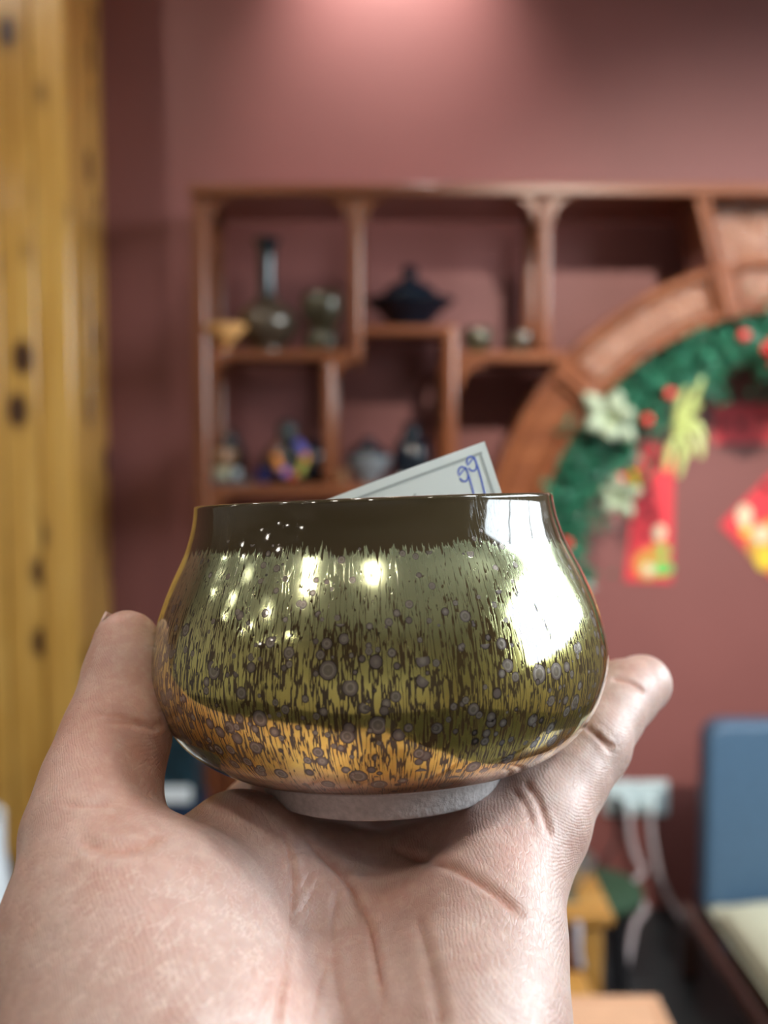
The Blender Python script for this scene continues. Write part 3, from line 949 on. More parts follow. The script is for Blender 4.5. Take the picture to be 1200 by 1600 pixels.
for s in (-1, 1):
    MB().box((AC.x + s * RI, FY, 0.0), (AC.x + s * RO, FY + AD, AC.z)).build('arch_leg', RW, rack, bevel=0.004)
# slanting struts from the arch up to the top board, with the panel between them
zt = ZTOP - 0.024
def strut(a):
    ca, sa = math.cos(math.radians(a)), math.sin(math.radians(a))
    p = Vector((AC.x + RO * ca, 0, AC.z + RO * sa)); L = (zt - p.z) / sa
    q = p + Vector((ca, 0, sa)) * L
    w = Vector((sa, 0, -ca)) * 0.017
    b = MB()
    def hx(k0, k1, ya, yb):
        P0, P1 = p - Vector((ca, 0, sa)) * 0.002, q
        b.hexa([(*(P0 + w * k0).xz[:1], ya, (P0 + w * k0).z), (*(P0 + w * k1).xz[:1], ya, (P0 + w * k1).z), (*(P0 + w * k1).xz[:1], yb, (P0 + w * k1).z), (*(P0 + w * k0).xz[:1], yb, (P0 + w * k0).z),
                (*(P1 + w * k0).xz[:1], ya, (P1 + w * k0).z), (*(P1 + w * k1).xz[:1], ya, (P1 + w * k1).z), (*(P1 + w * k1).xz[:1], yb, (P1 + w * k1).z), (*(P1 + w * k0).xz[:1], yb, (P1 + w * k0).z)])
    hx(-1, 1, FY + 0.004, FY + AD)
    hx(-0.95, -0.25, FY - 0.004, FY + 0.006)
    hx(0.25, 0.95, FY - 0.004, FY + 0.006)
    b.build('arch_strut', RW, rack, bevel=0.003)
    return p, q
pa, qa = strut(JOINTS[2]); pb, qb = strut(JOINTS[3])
poly = []
for k in range(13):
    a = math.radians(JOINTS[2] + (JOINTS[3] - JOINTS[2]) * k / 12)
    poly.append((AC.x + (RO + 0.001) * math.cos(a), AC.z + (RO + 0.001) * math.sin(a)))
poly += [(qb.x, zt), (qa.x, zt)]
MB().prism(poly, FY + 0.075, FY + 0.09).build('spandrel_panel', M['carving'], rack, smooth=False)
strut_x = X(1010, 420)

# ------------------------------------------------------------------ pots on the shelves
M['tenmoku'] = plain('black_blue_glaze', (0.010, 0.022, 0.030), 0.14, 0.4, 60, coat=1.0)
M['olive'] = plain('olive_brown_glaze', (0.085, 0.075, 0.042), 0.2, 0.35, 120, coat=0.8, metal=0.3)
M['vase_body'] = plain('bronze_brown_glaze', (0.10, 0.075, 0.05), 0.18, 0.3, 90, coat=0.8, metal=0.3)
M['apricot'] = plain('apricot_glaze', (0.85, 0.43, 0.15), 0.5, 0.06, 60)
M['navy'] = plain('navy_glaze', (0.004, 0.010, 0.020), 0.15, 0.3, 60, coat=0.2)
M['greyglaze'] = plain('grey_glaze', (0.20, 0.22, 0.24), 0.35, 0.2, 100, coat=0.4)
M['cream'] = plain('cream_glaze', (0.62, 0.55, 0.36), 0.4, 0.1, 60, coat=0.3)
M['brownglaze'] = plain('warm_brown_glaze', (0.26, 0.13, 0.06), 0.3, 0.25, 90, coat=0.6)
M['whiteglaze'] = plain('white_porcelain', (0.74, 0.80, 0.84), 0.25, 0.03, 20, coat=0.6)
M['slate'] = plain('slate_tray', (0.06, 0.075, 0.085), 0.5, 0.15)


def pot(name, label, cat, px, py, Y, parts, zbase):
    c = Vector((X(px, py, Y), Y, zbase))
    e = empty(name, c, label, cat)
    s = Y / F
    for nm_, mat, prof, open_ in parts:
        P = [(max(r * s, 0.0001), z * s) for r, z in prof]
        MB().lathe(P, 40, tuple(c)).build(nm_, mat, e, angle=50)
    return e, c, s


YS = 2.42
GP = None
e, c, s = pot('long_neck_vase', 'dark bottle vase with tall black neck on the upper left shelf', 'vase', 418, 540, YS, [
    ('vase_body', M['vase_body'], [(0, 0), (24, 0), (26, 4), (24, 10), (38, 22), (48, 40), (47, 56), (38, 70), (24, 78), (17, 84), (14, 88), (0, 88)], 0),
    ('neck', M['tenmoku'], [(15, 84), (13.5, 95), (13, 120), (13.5, 150), (16, 164), (21, 172), (21.5, 175), (19, 175), (15, 166), (11, 150), (10.5, 100), (0, 98)], 0)], z_b1)
pot('goblet_jar', 'olive glazed footed jar beside the long-necked vase', 'jar', 503, 540, YS, [
    ('jar_bowl', M['olive'], [(0, 40), (16, 40), (24, 46), (32, 62), (33, 78), (30, 90), (27, 94), (26, 90), (29, 76), (26, 58), (0, 50)], 0),
    ('jar_foot', M['olive'], [(0, 0), (24, 0), (25, 5), (27, 20), (24, 34), (17, 40), (0, 41)], 0)], z_b1)
# conical cup standing at the shelf edge
pot('conical_cup', 'small apricot coloured conical cup at the left end of the upper shelf', 'cup', 352, 548, 2.325, [
    ('cup_body', M['apricot'], [(0, 3), (4, 3), (33, 35), (33, 39), (30.5, 39), (5, 9), (0, 8)], 0), ('cup_foot', M['apricot'], [(0, 0), (4.5, 0), (4.5, 4), (0, 4)], 0)], z_b1)
pot('lidded_bowl', 'wide dark lidded bowl alone on the middle raised shelf', 'bowl', 640, 505, YS, [
    ('bowl_body', M['navy'], [(0, 0), (28, 0), (30, 6), (32, 10), (50, 28), (70, 44), (71, 47), (60, 47), (0, 44)], 0),
    ('lid', M['navy'], [(0, 47), (44, 47), (42, 58), (34, 66), (18, 76), (9, 80), (9, 84), (13, 90), (10, 98), (0, 100)], 0)], z_b2)
e, c, s = pot('round_cup', 'small shiny round cup on the right-hand shelf below the arch strut', 'cup', 746, 545, YS, [
    ('cup_body', M['olive'], [(0, 0), (12, 0), (13, 4), (22, 16), (25, 28), (23, 39), (21, 42), (19, 40), (21, 28), (18, 16), (0, 8)], 0)], z_b3)
pot('squat_cup', 'little dark cup beside the rear post on the right-hand shelf', 'cup', 812, 545, YS, [
    ('cup_body', M['vase_body'], [(0, 0), (12, 0), (13, 4), (19, 14), (22, 26), (20, 34), (18, 34), (19, 26), (16, 14), (0, 8)], 0)], z_b3)
# lower shelf
tr = empty('slate_tray', (X(345, 757, 2.36), 2.36, z_b4), 'dark slate tray under the stacked cups on the lowest visible shelf', 'tray')
MB().box((X(306, 757, 2.36), 2.335, z_b4), (X(392, 757, 2.36), 2.41, z_b4 + 0.008)).build('tray_base', M['slate'], tr, bevel=0.002)
MB().box((X(306, 757, 2.36), 2.333, z_b4 + 0.004), (X(392, 757, 2.36), 2.339, z_b4 + 0.014)).build('tray_lip', M['slate'], tr, bevel=0.001)
zt4 = z_b4 + 0.0085
pot('cream_cup', 'small cream cup at the bottom of the stack on the slate tray', 'cup', 345, 755, 2.37, [
    ('cup_body', M['cream'], [(0, 0), (10, 0), (11, 3), (16, 12), (18, 19), (0, 19)], 0)], zt4)
pot('brown_bowl', 'warm brown bowl stacked on the small cream cup', 'bowl', 345, 737, 2.37, [
    ('bowl_body', M['brownglaze'], [(0, 0), (14, 0), (22, 6), (27, 16), (27, 24), (23, 28), (0, 28)], 0)], zt4 + 19.2 * 2.37 / F)
pot('white_cup', 'small white cup next to the stacked cups on the slate tray', 'cup', 370, 755, 2.372, [
    ('cup_body', M['whiteglaze'], [(0, 0), (4, 0), (6, 8), (8, 17), (7, 17), (5, 9), (0, 4)], 0)], zt4)
pot('lidded_jar', 'dark teal lidded jar behind the stacked cups', 'jar', 362, 755, 2.46, [
    ('jar_body', M['tenmoku'], [(0, 0), (16, 0), (22, 12), (24, 36), (21, 54), (14, 62), (0, 63)], 0),
    ('jar_lid', M['tenmoku'], [(0, 63), (12, 63), (13, 67), (8, 74), (5, 77), (6, 82), (0, 84)], 0)], z_b4)
e, c, s = pot('gourd_vase', 'black gourd-shaped vase wearing a bead bracelet', 'vase', 450, 755, 2.40, [
    ('vase_body', M['tenmoku'], [(0, 0), (24, 0), (34, 10), (40, 28), (37, 46), (26, 60), (17, 68), (15, 74), (17, 82), (16, 90), (10, 97), (0, 98)], 0)], z_b4)
pot('dark_teapot_jar', 'round black jar behind the gourd vase', 'jar', 488, 755, 2.495, [
    ('jar_body', M['navy'], [(0, 0), (22, 0), (28, 14), (30, 36), (26, 54), (14, 64), (0, 66)], 0)], z_b4)
pot('blue_cup', 'tiny dark blue cup left of the gourd vase', 'cup', 413, 755, 2.37, [
    ('cup_body', plain('cobalt_glaze', (0.03, 0.04, 0.20), 0.25, coat=0.6), [(0, 0), (8, 0), (13, 8), (15, 24), (13, 24), (11, 10), (0, 5)], 0)], z_b4)
# bead bracelet hanging over the gourd vase
br = empty('bead_bracelet', (c.x, c.y, z_b4), 'bracelet of orange, violet, red and olive beads draped on the black gourd vase', 'bracelet')
BC = {'o': (0.85, 0.30, 0.06), 'v': (0.22, 0.18, 0.62), 'g': (0.42, 0.42, 0.08), 'r': (0.60, 0.10, 0.05), 'b': (0.10, 0.10, 0.45), 'n': (0.20, 0.07, 0.03)}
BM = {k: plain('bead_' + nm_, v_, 0.25, 0.05, coat=0.6) for (k, v_), nm_ in zip(BC.items(), ('orange', 'violet', 'olive', 'red', 'blue', 'brown'))}
seq = [(432, 700, 'n'), (431, 716, 'o'), (436, 729, 'o'), (445, 738, 'v'), (457, 743, 'r'), (468, 737, 'g'), (474, 725, 'g'), (477, 715, 'o'), (473, 703, 'v'), (466, 694, 'b')]
for px, py, k in seq:
    p = W(px, py, 2.325)
    MB().ball(tuple(p), 7.6 * 2.325 / F).build('bead', BM[k], br)
MB().tube([W(px, py, 2.325) for px, py, k in seq] + [W(456, 690, 2.36), W(444, 690, 2.36), W(432, 700, 2.325)], 0.0012, 6).build('cord', M['black_plastic'], br)
pot('grey_gaiwan', 'grey lidded tea bowl with a dark lid behind the price card', 'bowl', 575, 757, 2.38, [
    ('bowl_body', M['greyglaze'], [(0, 0), (14, 0), (15, 4), (26, 16), (36, 34), (38, 42), (34, 42), (0, 40)], 0),
    ('lid', M['navy'], [(0, 42), (32, 42), (30, 50), (20, 58), (10, 62), (9, 66), (11, 70), (0, 72)], 0)], z_b4)
pot('black_vase', 'black shouldered vase behind the price card next to the right inner post', 'vase', 643, 757, 2.42, [
    ('vase_body', M['navy'], [(0, 0), (22, 0), (28, 20), (30, 40), (26, 60), (15, 72), (12, 84), (16, 92), (0, 92)], 0)], z_b4)
pot('amber_cup', 'tiny brown cup between the inner post and the grey tea bowl', 'cup', 533, 757, 2.37, [
    ('cup_body', M['brownglaze'], [(0, 0), (8, 0), (12, 8), (14, 22), (12, 22), (10, 9), (0, 5)], 0)], z_b4)
pot('small_white_dish', 'small pale dish in front of the black vase', 'dish', 636, 757, 2.345, [
    ('dish_body', M['whiteglaze'], [(0, 0), (7, 0), (16, 8), (17, 12), (14, 12), (6, 4), (0, 3)], 0)], z_b4)

# ------------------------------------------------------------------ garland under the arch
rng = random.Random(11)
ga = empty('christmas_garland', (AC.x - RI, FY + 0.05, 0.0), 'green pine garland with red berries and cream flowers along the inner edge of the arch', 'garland')
M['leaf'] = plain('garland_green', (0.035, 0.20, 0.12), 0.35, 0.5, 40, coat=0.6)
M['berry'] = plain('red_bauble', (0.85, 0.02, 0.03), 0.12, 0.05, coat=1.0)
M['petal'] = plain('cream_petal', (0.42, 0.50, 0.36), 0.5, 0.1, 60)
M['gold_spray'] = plain('yellow_green_glitter', (0.52, 0.60, 0.22), 0.35, 0.15, 300)
M['yellow'] = plain('yellow_ribbon', (0.85, 0.78, 0.02), 0.4)
M['stem'] = plain('garland_wire', (0.03, 0.06, 0.03), 0.7)


def GPnt(a, dr, dy=0.0):
    a = math.radians(a)
    return Vector((AC.x + (RI + dr) * math.cos(a), FY + 0.03 + dy, AC.z + (RI + dr) * math.sin(a)))


MB().tube([GPnt(a, -0.05) for a in range(188, 8, -4)], 0.006, 6).build('wire', M['stem'], ga)
fol = MB()
for i in range(5200):
    a = rng.uniform(-2, 186)
    thick = 0.058 + 0.016 * math.sin(a * 0.35) + 0.010 * math.sin(a * 0.9 + 1)
    if 128 < a < 160: thick += 0.025
    o0 = GPnt(a, -0.062 + rng.gauss(0, 0.5) * thick, rng.gauss(0, 0.022))
    d = Vector((rng.gauss(0, 1), rng.gauss(-0.3, 0.8), rng.gauss(0, 1))).normalized()
    sdv = d.cross(Vector((rng.gauss(0, 1), rng.gauss(0, 1), rng.gauss(0, 1)))).normalized()
    L = rng.uniform(0.025, 0.05); wd = rng.uniform(0.004, 0.009); nrm_ = d.cross(sdv) * 0.0008
    p = [o0, o0 + d * L * 0.5 + sdv * wd, o0 + d * L, o0 + d * L * 0.5 - sdv * wd]
    b = len(fol.v)
    fol.v += [tuple(q + nrm_) for q in p] + [tuple(q - nrm_) for q in p]
    fol.f += [(b, b + 1, b + 2, b + 3), (b + 7, b + 6, b + 5, b + 4)] + [(b + k, b + 4 + k, b + 4 + (k + 1) % 4, b + (k + 1) % 4) for k in range(4)]
tag(fol.build('needles', M['leaf'], ga, smooth=False), kind='stuff')
for px, py in ((1162, 524), (1046, 615), (1011, 656), (970, 748), (885, 850), (1198, 545)):
    MB().ball(tuple(W(px, py, FY - 0.035)), 0.0125).build('berry', M['berry'], ga)


def flower(px, py, Y, size, npet, mat, heart):
    c_ = W(px, py, Y)
    ctr = MB().ball(tuple(c_), size * 0.16).build('flower', heart, ga)
    for k in range(npet):
        a = 2 * math.pi * k / npet + 0.3
        q = MB()
        vv, ff = [], []
        for i in range(5):
            t_ = i / 4; ww = size * 0.30 * math.sin(math.pi * (0.12 + 0.86 * t_))
            rr = size * (0.1 + 0.9 * t_) * (0.7 + 0.45 * math.sin(k * 2.3 + px) ** 2)
            for j in (-1, 0, 1):
                x_ = rr * math.cos(a) - j * ww * math.sin(a); z_ = rr * math.sin(a) + j * ww * math.cos(a)
                vv.append((c_.x + x_, Y - 0.012 - 0.02 * math.sin(t_ * 2.4) * (1 + 0.8 * math.cos(k * 1.7)) + (0.006 if j else 0), c_.z + z_))
        for i in range(4):
            for j in range(2): ff.append((i * 3 + j, i * 3 + j + 1, i * 3 + j + 4, i * 3 + j + 3))
        po = q.add(vv, ff).build('petal', mat, ctr)
        so_ = po.modifiers.new('thickness', 'SOLIDIFY'); so_.thickness = 0.0015


flower(952, 655, FY - 0.03, 0.072, 6, M['petal'], M['gold_spray'])
flower(960, 775, FY - 0.02, 0.050, 5, M['petal'], M['gold_spray'])
flower(1235, 560, FY - 0.02, 0.06, 6, plain('red_petal', (0.7, 0.05, 0.05), 0.5), M['gold_spray'])
# yellow-green glitter spray
spz = [((1055, 690), (1072, 650), (1098, 590)), ((1055, 690), (1060, 640), (1072, 605)), ((1055, 685), (1085, 660), (1100, 690)), ((1060, 680), (1048, 700), (1040, 735)), ((1070, 675), (1068, 705), (1060, 745)),
       ((1080, 665), (1092, 690), (1095, 715)), ((1050, 670), (1062, 660), (1080, 655)), ((1052, 665), (1075, 672), (1092, 668)), ((1062, 650), (1080, 640), (1095, 632)), ((1058, 660), (1070, 690), (1078, 712))]
for pts in spz:
    P3 = [W(p[0], p[1], FY - 0.03 - 0.01 * i) for i, p in enumerate(pts)]
    MB().tube([tuple(q) for q in catmull([tuple(q) for q in P3], 4)], [0.004 + 0.005 * math.sin(math.pi * i / 8) for i in range(9)], 7).build('glitter_sprig', M['gold_spray'], ga)
yr = [W(985, 735, FY - 0.02), W(992, 735, FY - 0.045), W(1000, 762, FY - 0.03), W(984, 766, FY - 0.02)]
yb = MB().add([tuple(p) for p in yr], [(0, 1, 2, 3)]).build('ribbon', M['yellow'], ga)
so_ = yb.modifiers.new('thickness', 'SOLIDIFY'); so_.thickness = 0.002

# ------------------------------------------------------------------ red paper decorations on the wall
WY = 2.598
M['redpaper'] = plain('red_paper', (0.80, 0.045, 0.065), 0.5, 0.05, 8)
M['blackprint'] = plain('black_print', (0.05, 0.01, 0.012), 0.6)
M['goldprint'] = plain('gold_print', (0.62, 0.32, 0.06), 0.5)
M['yellowprint'] = plain('yellow_print', (0.85, 0.60, 0.05), 0.5)
M['creamprint'] = plain('cream_print', (0.80, 0.72, 0.50), 0.5)
M['greenprint'] = plain('green_print', (0.12, 0.62, 0.14), 0.5)


def glyph(px, py, s, seed):
    """brush-written strokes, as blurred in the photograph"""
    r_ = random.Random(seed)
    q = MB()
    for k in range(3):
        dy = (k - 1) * s * 0.55 + r_.uniform(-1, 1)
        q.hexa([tuple(W(px - s * r_.uniform(0.5, 0.9), py + dy + 1.1, WY - 0.0018)), tuple(W(px + s * r_.uniform(0.5, 0.9), py + dy + 1.1 - 1.5, WY - 0.0018)), tuple(W(px + s * 0.7, py + dy - 2.5, WY - 0.0018)), tuple(W(px - s * 0.7, py + dy - 1.0, WY - 0.0018)),
                tuple(W(px - s * 0.7, py + dy + 1.1, WY - 0.0012)), tuple(W(px + s * 0.7, py + dy - 0.4, WY - 0.0012)), tuple(W(px + s * 0.7, py + dy - 2.5, WY - 0.0012)), tuple(W(px - s * 0.7, py + dy - 1.0, WY - 0.0012))])
    for k in range(2):
        dx = (k - 0.5) * s * 0.7
        a_, b_ = W(px + dx - 1.2, py - s, WY - 0.0018), W(px + dx + 1.2, py + s, WY - 0.0012)
        q.box(a_, b_)
    return q


def sheet(name, label, poly, nm_='banner', z_off=0.0):
    P = [W(a, b, WY) for a, b in poly]
    c_ = sum(P, Vector()) / len(P)
    e_ = empty(name, (c_.x, WY, min(p.z for p in P)), label, 'paper banner')
    MB().prism([(p.x, p.z) for p in P][::-1], WY - 0.001, WY + 0.0015).build('paper_sheet', M['redpaper'], e_, smooth=False)
    return e_


def patch(e_, nm_, mat, px, py, rx, ry, lay=1):
    c_ = W(px, py, WY)
    n_ = 20
    poly = [(c_.x + rx * WY / F * math.cos(2 * math.pi * k / n_), c_.z + ry * WY / F * math.sin(2 * math.pi * k / n_)) for k in range(n_)]
    MB().prism(poly, WY - 0.0012 - 0.0004 * lay, WY - 0.0009).build(nm_, mat, e_, smooth=False)


vb = sheet('paper_banner', 'long vertical red paper banner with black characters hanging below the garland', [(1000, 690), (1054, 690), (1050, 910), (976, 908)])
for i, py in enumerate((728, 772, 808, 840)): glyph(1016 if i else 1022, py, 11 if i < 2 else 8, i + 3).build('written_character', M['blackprint'], vb, smooth=False)
patch(vb, 'printed_figure', M['goldprint'], 1012, 882, 22, 24, 1); patch(vb, 'printed_figure', M['goldprint'], 1030, 862, 16, 14, 2); patch(vb, 'printed_flower', M['creamprint'], 1030, 832, 10, 12, 3)
patch(vb, 'printed_leaf', M['greenprint'], 1037, 860, 9, 8, 4); patch(vb, 'printed_leaf', M['greenprint'], 1036, 888, 15, 12, 4); patch(vb, 'printed_flower', M['creamprint'], 1013, 890, 10, 9, 5)
hb = sheet('paper_banner', 'horizontal red paper banner with black characters at the right edge inside the arch', [(1116, 632), (1290, 628), (1290, 690), (1116, 694)])
for i, px in enumerate((1131, 1158, 1192, 1222, 1252)): glyph(px, 664, 8 if i < 2 else 11, i + 20).build('written_character', M['blackprint'], hb, smooth=False)
db = sheet('paper_banner', 'red diamond paper with gold and cream print at the right edge', [(1125, 820), (1222, 722), (1318, 820), (1222, 918)])
patch(db, 'printed_figure', M['goldprint'], 1212, 850, 46, 40, 1); patch(db, 'printed_ingot', M['yellowprint'], 1195, 872, 16, 20, 2); patch(db, 'printed_cloud', M['creamprint'], 1163, 806, 12, 18, 3)
patch(db, 'printed_cloud', M['creamprint'], 1190, 835, 15, 14, 4); patch(db, 'printed_ingot', M['yellowprint'], 1165, 828, 9, 9, 2); patch(db, 'printed_cloud', M['creamprint'], 1250, 840, 15, 15, 4)
glyph(1198, 762, 9, 51).build('written_character', M['blackprint'], db, smooth=False); glyph(1215, 790, 10, 52).build('written_character', M['blackprint'], db, smooth=False)

# ------------------------------------------------------------------ socket and cables on the back wall
p0, p1 = W(945, 1219, 2.6), W(1042, 1272, 2.6)
sk = empty('wall_socket', ((p0.x + p1.x) / 2, 2.6, p1.z), 'white double wall socket with plugs on the maroon wall', 'socket')
xm = (p0.x + p1.x) / 2
for a, b in ((p0.x, xm - 0.0006), (xm + 0.0006, p1.x)):
    pl = MB().box((a, 2.588, p1.z), (b, 2.6, p0.z)).build('face_plate', M['white_plastic'], sk, bevel=0.004)
    cx, cz = (a + b) / 2, (p0.z + p1.z) / 2
    for dx, dz in ((-0.012, 0.016), (0.012, 0.016)):
        MB().box((cx + dx - 0.001, 2.5875, cz + dz - 0.005), (cx + dx + 0.001, 2.5885, cz + dz + 0.005)).build('slot', M['black_plastic'], pl, smooth=False)
for nm_, lab, grp, pts, r_ in (
        ('power_cable', 'kinked pale cable falling from the left plug of the wall socket', None, [(983, 1262, 2.56), (984, 1300, 2.55), (993, 1335, 2.54), (1005, 1362, 2.5), (987, 1382, 2.47), (998, 1402, 2.44), (1008, 1420, 2.42), (992, 1445, 2.38), (985, 1480, 2.33), (972, 1540, 2.24)], 0.0068),
        ('power_cable', 'smooth pale cable falling from the right plug towards the low chair', None, [(1016, 1262, 2.56), (1019, 1310, 2.55), (1030, 1365, 2.54), (1050, 1412, 2.52), (1075, 1448, 2.48), (1104, 1476, 2.40)], 0.0066)):
    P3 = [tuple(W(*p)) for p in pts]
    e_ = empty(nm_, P3[-1], lab, 'cable')
    MB().tube([tuple(q) for q in catmull(P3, 6)], r_, 10).build('cord', M['cable_white'], e_)
    t0 = Vector(P3[0])
    MB().box((t0.x - 0.014, 2.553, t0.z - 0.012), (t0.x + 0.014, 2.5875, t0.z + 0.018)).build('plug', M['white_plastic'], e_, bevel=0.005)
bp_ = W(963, 1256, 2.57)
e_ = empty('black_plug', tuple(bp_), 'small black plug with a dark lead in the left side of the socket', 'plug')
MB().box((bp_.x - 0.011, 2.556, bp_.z - 0.020), (bp_.x + 0.011, 2.5875, bp_.z + 0.016)).build('plug_body', M['black_plastic'], e_, bevel=0.005)
MB().tube([tuple(q) for q in catmull([tuple(W(963, 1266, 2.57)), tuple(W(966, 1300, 2.57)), tuple(W(955, 1330, 2.56)), tuple(W(935, 1352, 2.5))], 5)], 0.004, 8).build('lead', M['black_plastic'], e_)

# ------------------------------------------------------------------ furniture at the lower right
# side table
TY0, TY1 = 1.50, 1.72
tz = W(960, 1430, TY0).z
xr = W(960, 1430, TY0).x
xl = xr - 0.30
st = empty('side_table', ((xl + xr) / 2, 1.61, 0), 'honey coloured wooden side table with a metal basin on top', 'table')
M['table_inlay'] = plain('grey_olive_inlay', (0.20, 0.19, 0.13), 0.4, 0.1)
tt = MB()
tt.box((xl, TY0, tz - 0.018), (xr, TY0 + 0.045, tz)); tt.box((xl, TY1 - 0.045, tz - 0.018), (xr, TY1, tz)); tt.box((xl, TY0 + 0.045, tz - 0.018), (xl + 0.045, TY1 - 0.045, tz)); tt.box((xr - 0.045, TY0 + 0.045, tz - 0.018), (xr, TY1 - 0.045, tz))
top = tt.build('top_frame', M['oak'], st, bevel=0.003)
MB().box((xl + 0.045, TY0 + 0.045, tz - 0.016), (xr - 0.045, TY1 - 0.045, tz - 0.003)).build('top_inlay', M['table_inlay'], st, smooth=False)
for x in (xl + 0.015, xr - 0.047):
    for y in (TY0 + 0.01, TY1 - 0.042): MB().box((x, y, 0), (x + 0.032, y + 0.032, tz - 0.018)).build('leg', M['oak'], st, bevel=0.003)
MB().box((xl + 0.047, TY0 + 0.018, tz - 0.13), (xr - 0.047, TY0 + 0.03, tz - 0.018)).build('drawer_front', RX, st, bevel=0.002)
MB().box((xl + 0.13, TY0 + 0.014, tz - 0.075), (xl + 0.15, TY0 + 0.018, tz - 0.055)).build('drawer_pull', M['brass'], st, bevel=0.002)
pot('metal_basin', 'grey metal basin with dark inside on the side table', 'basin', 880, 1340, 1.61, [
    ('basin_bowl', plain('brushed_steel', (0.45, 0.47, 0.50), 0.3, 0.1, metal=0.8), [(0, 0), (26, 0), (28, 3), (44, 22), (50, 42), (52, 44), (50, 45), (46, 42), (40, 22), (26, 6), (0, 5)], 0),
    ('basin_foot', M['black_plastic'], [(0, -0.0), (28, 0.0), (28, 2), (0, 2)], 0)], tz + 0.0002)
# white strap hanging in front of the table
P3 = [tuple(W(904, 1450, TY0 - 0.012)), tuple(W(902, 1470, TY0 - 0.016)), tuple(W(903, 1492, TY0 - 0.016)), tuple(W(907, 1510, TY0 - 0.014))]
e_ = empty('cable_end', P3[0], 'short white cable end hanging in front of the side table', 'cable')
MB().tube([tuple(q) for q in catmull(P3, 5)], 0.0062, 10).build('cord', M['cable_white'], e_)
MB().box((P3[0][0] - 0.005, TY0 - 0.014, P3[0][2] - 0.004), (P3[0][0] + 0.005, TY0, P3[0][2] + 0.006)).build('clip', M['cable_white'], e_, bevel=0.002)
# stool in front of it
sc = W(868, 1512, 1.36)
so_e = empty('wooden_stool', (sc.x - 0.02, 1.30, 0), 'yellow-brown wooden stool in front of the side table', 'stool')
MB().box((sc.x - 0.16, 1.19, sc.z - 0.028), (W(915, 1512, 1.36).x, 1.36, sc.z)).build('seat', M['oak'], so_e, bevel=0.013, segs=4)
for x in (sc.x - 0.15, W(915, 1512, 1.36).x - 0.045):
    for y in (1.205, 1.315): MB().box((x, y, 0), (x + 0.03, y + 0.03, sc.z - 0.028)).build('leg', M['oak'], so_e, bevel=0.003)
# round green stool behind the table
gc = W(930, 1378, 2.10)
gs = empty('green_stool', (gc.x, 2.10, 0), 'low stool with a round dark green cushion behind the side table', 'stool')
M['green'] = plain('green_cloth', (0.022, 0.06, 0.03), 0.8, 0.2, 120)
MB().lathe([(0.0001, 0), (0.085, 0.0), (0.10, 0.012), (0.10, 0.026), (0.088, 0.037), (0.04, 0.041), (0.0001, 0.040)], 40, (gc.x, 2.10, gc.z - 0.04)).build('cushion', M['green'], gs, angle=60)
MB().lathe([(0.0001, 0.0395), (0.012, 0.041), (0.010, 0.044), (0.0001, 0.045)], 16, (gc.x, 2.10, gc.z - 0.04)).build('button', plain('dark_button', (0.01, 0.015, 0.03), 0.6), gs)
for k in range(4):
    a = math.pi / 4 + k * math.pi / 2
    MB().tube([(gc.x + 0.06 * math.cos(a), 2.10 + 0.06 * math.sin(a), gc.z - 0.04), (gc.x + 0.085 * math.cos(a), 2.10 + 0.085 * math.sin(a), 0.0)], 0.011, 10).build('leg', M['black_plastic'], gs)
# low chair with blue back and cream cushion
ch_e = empty('low_chair', (0.95, 2.0, 0), 'low wooden chair with a padded slate blue back at the right edge', 'chair')
M['bluefab'] = plain('slate_blue_leather', (0.055, 0.115, 0.20), 0.5, 0.08, 60)
M['creamfab'] = plain('cream_cushion_cloth', (0.62, 0.64, 0.50), 0.85, 0.06, 40, bump=0.2)
M['darkwood'] = wood('dark_walnut', (0.035, 0.012, 0.008), (0.06, 0.022, 0.014), (0.09, 0.035, 0.02), 1, 0.25, 0.6)
bx0 = W(1103, 1300, 2.2).x; bz1 = W(1150, 1131, 2.2).z; rz = W(1090, 1432, 2.2).z
bx1 = bx0 + 0.56
def rounded(x0, x1, z0, z1, r, n=8):
    P = []
    for cx, cz, a0 in ((x1 - r, z1 - r, 0), (x0 + r, z1 - r, 90), (x0 + r, z0 + r, 180), (x1 - r, z0 + r, 270)):
        for k in range(n + 1):
            a = math.radians(a0 + 90 * k / n); P.append((cx + r * math.cos(a), cz + r * math.sin(a)))
    return P
MB().prism(rounded(bx0, bx1, rz - 0.02, bz1, 0.045), 2.20, 2.27).build('padded_back', M['bluefab'], ch_e, bevel=0.015, segs=4, angle=50)
xr_ = W(1088, 1432, 2.2).x
MB().box((xr_ - 0.012, 1.62, rz - 0.05), (xr_ + 0.018, 2.28, rz)).build('seat_rail', M['darkwood'], ch_e, bevel=0.010, segs=4)
MB().box((bx1 + 0.0, 1.62, rz - 0.05), (bx1 + 0.03, 2.28, rz)).build('seat_rail', M['darkwood'], ch_e, bevel=0.010, segs=4)
MB().box((xr_ + 0.018, 1.62, rz - 0.045), (bx1, 2.199, rz - 0.02)).build('seat_board', M['darkwood'], ch_e, bevel=0.003)
for x in (xr_ - 0.008, bx1 + 0.0):
    for y in (1.64, 2.24): MB().box((x, y, 0), (x + 0.026, y + 0.03, rz - 0.05)).build('leg', M['darkwood'], ch_e, bevel=0.003)
cu = empty('seat_cushion', (0.95, 1.9, rz), 'cream cloth cushion lying on the seat of the low blue chair', 'cushion')
q = MB(); vv, ff = [], []
NX = 12
cx0, cx1, cy0, cy1 = xr_ + 0.022, bx1 - 0.004, 1.63, 2.19
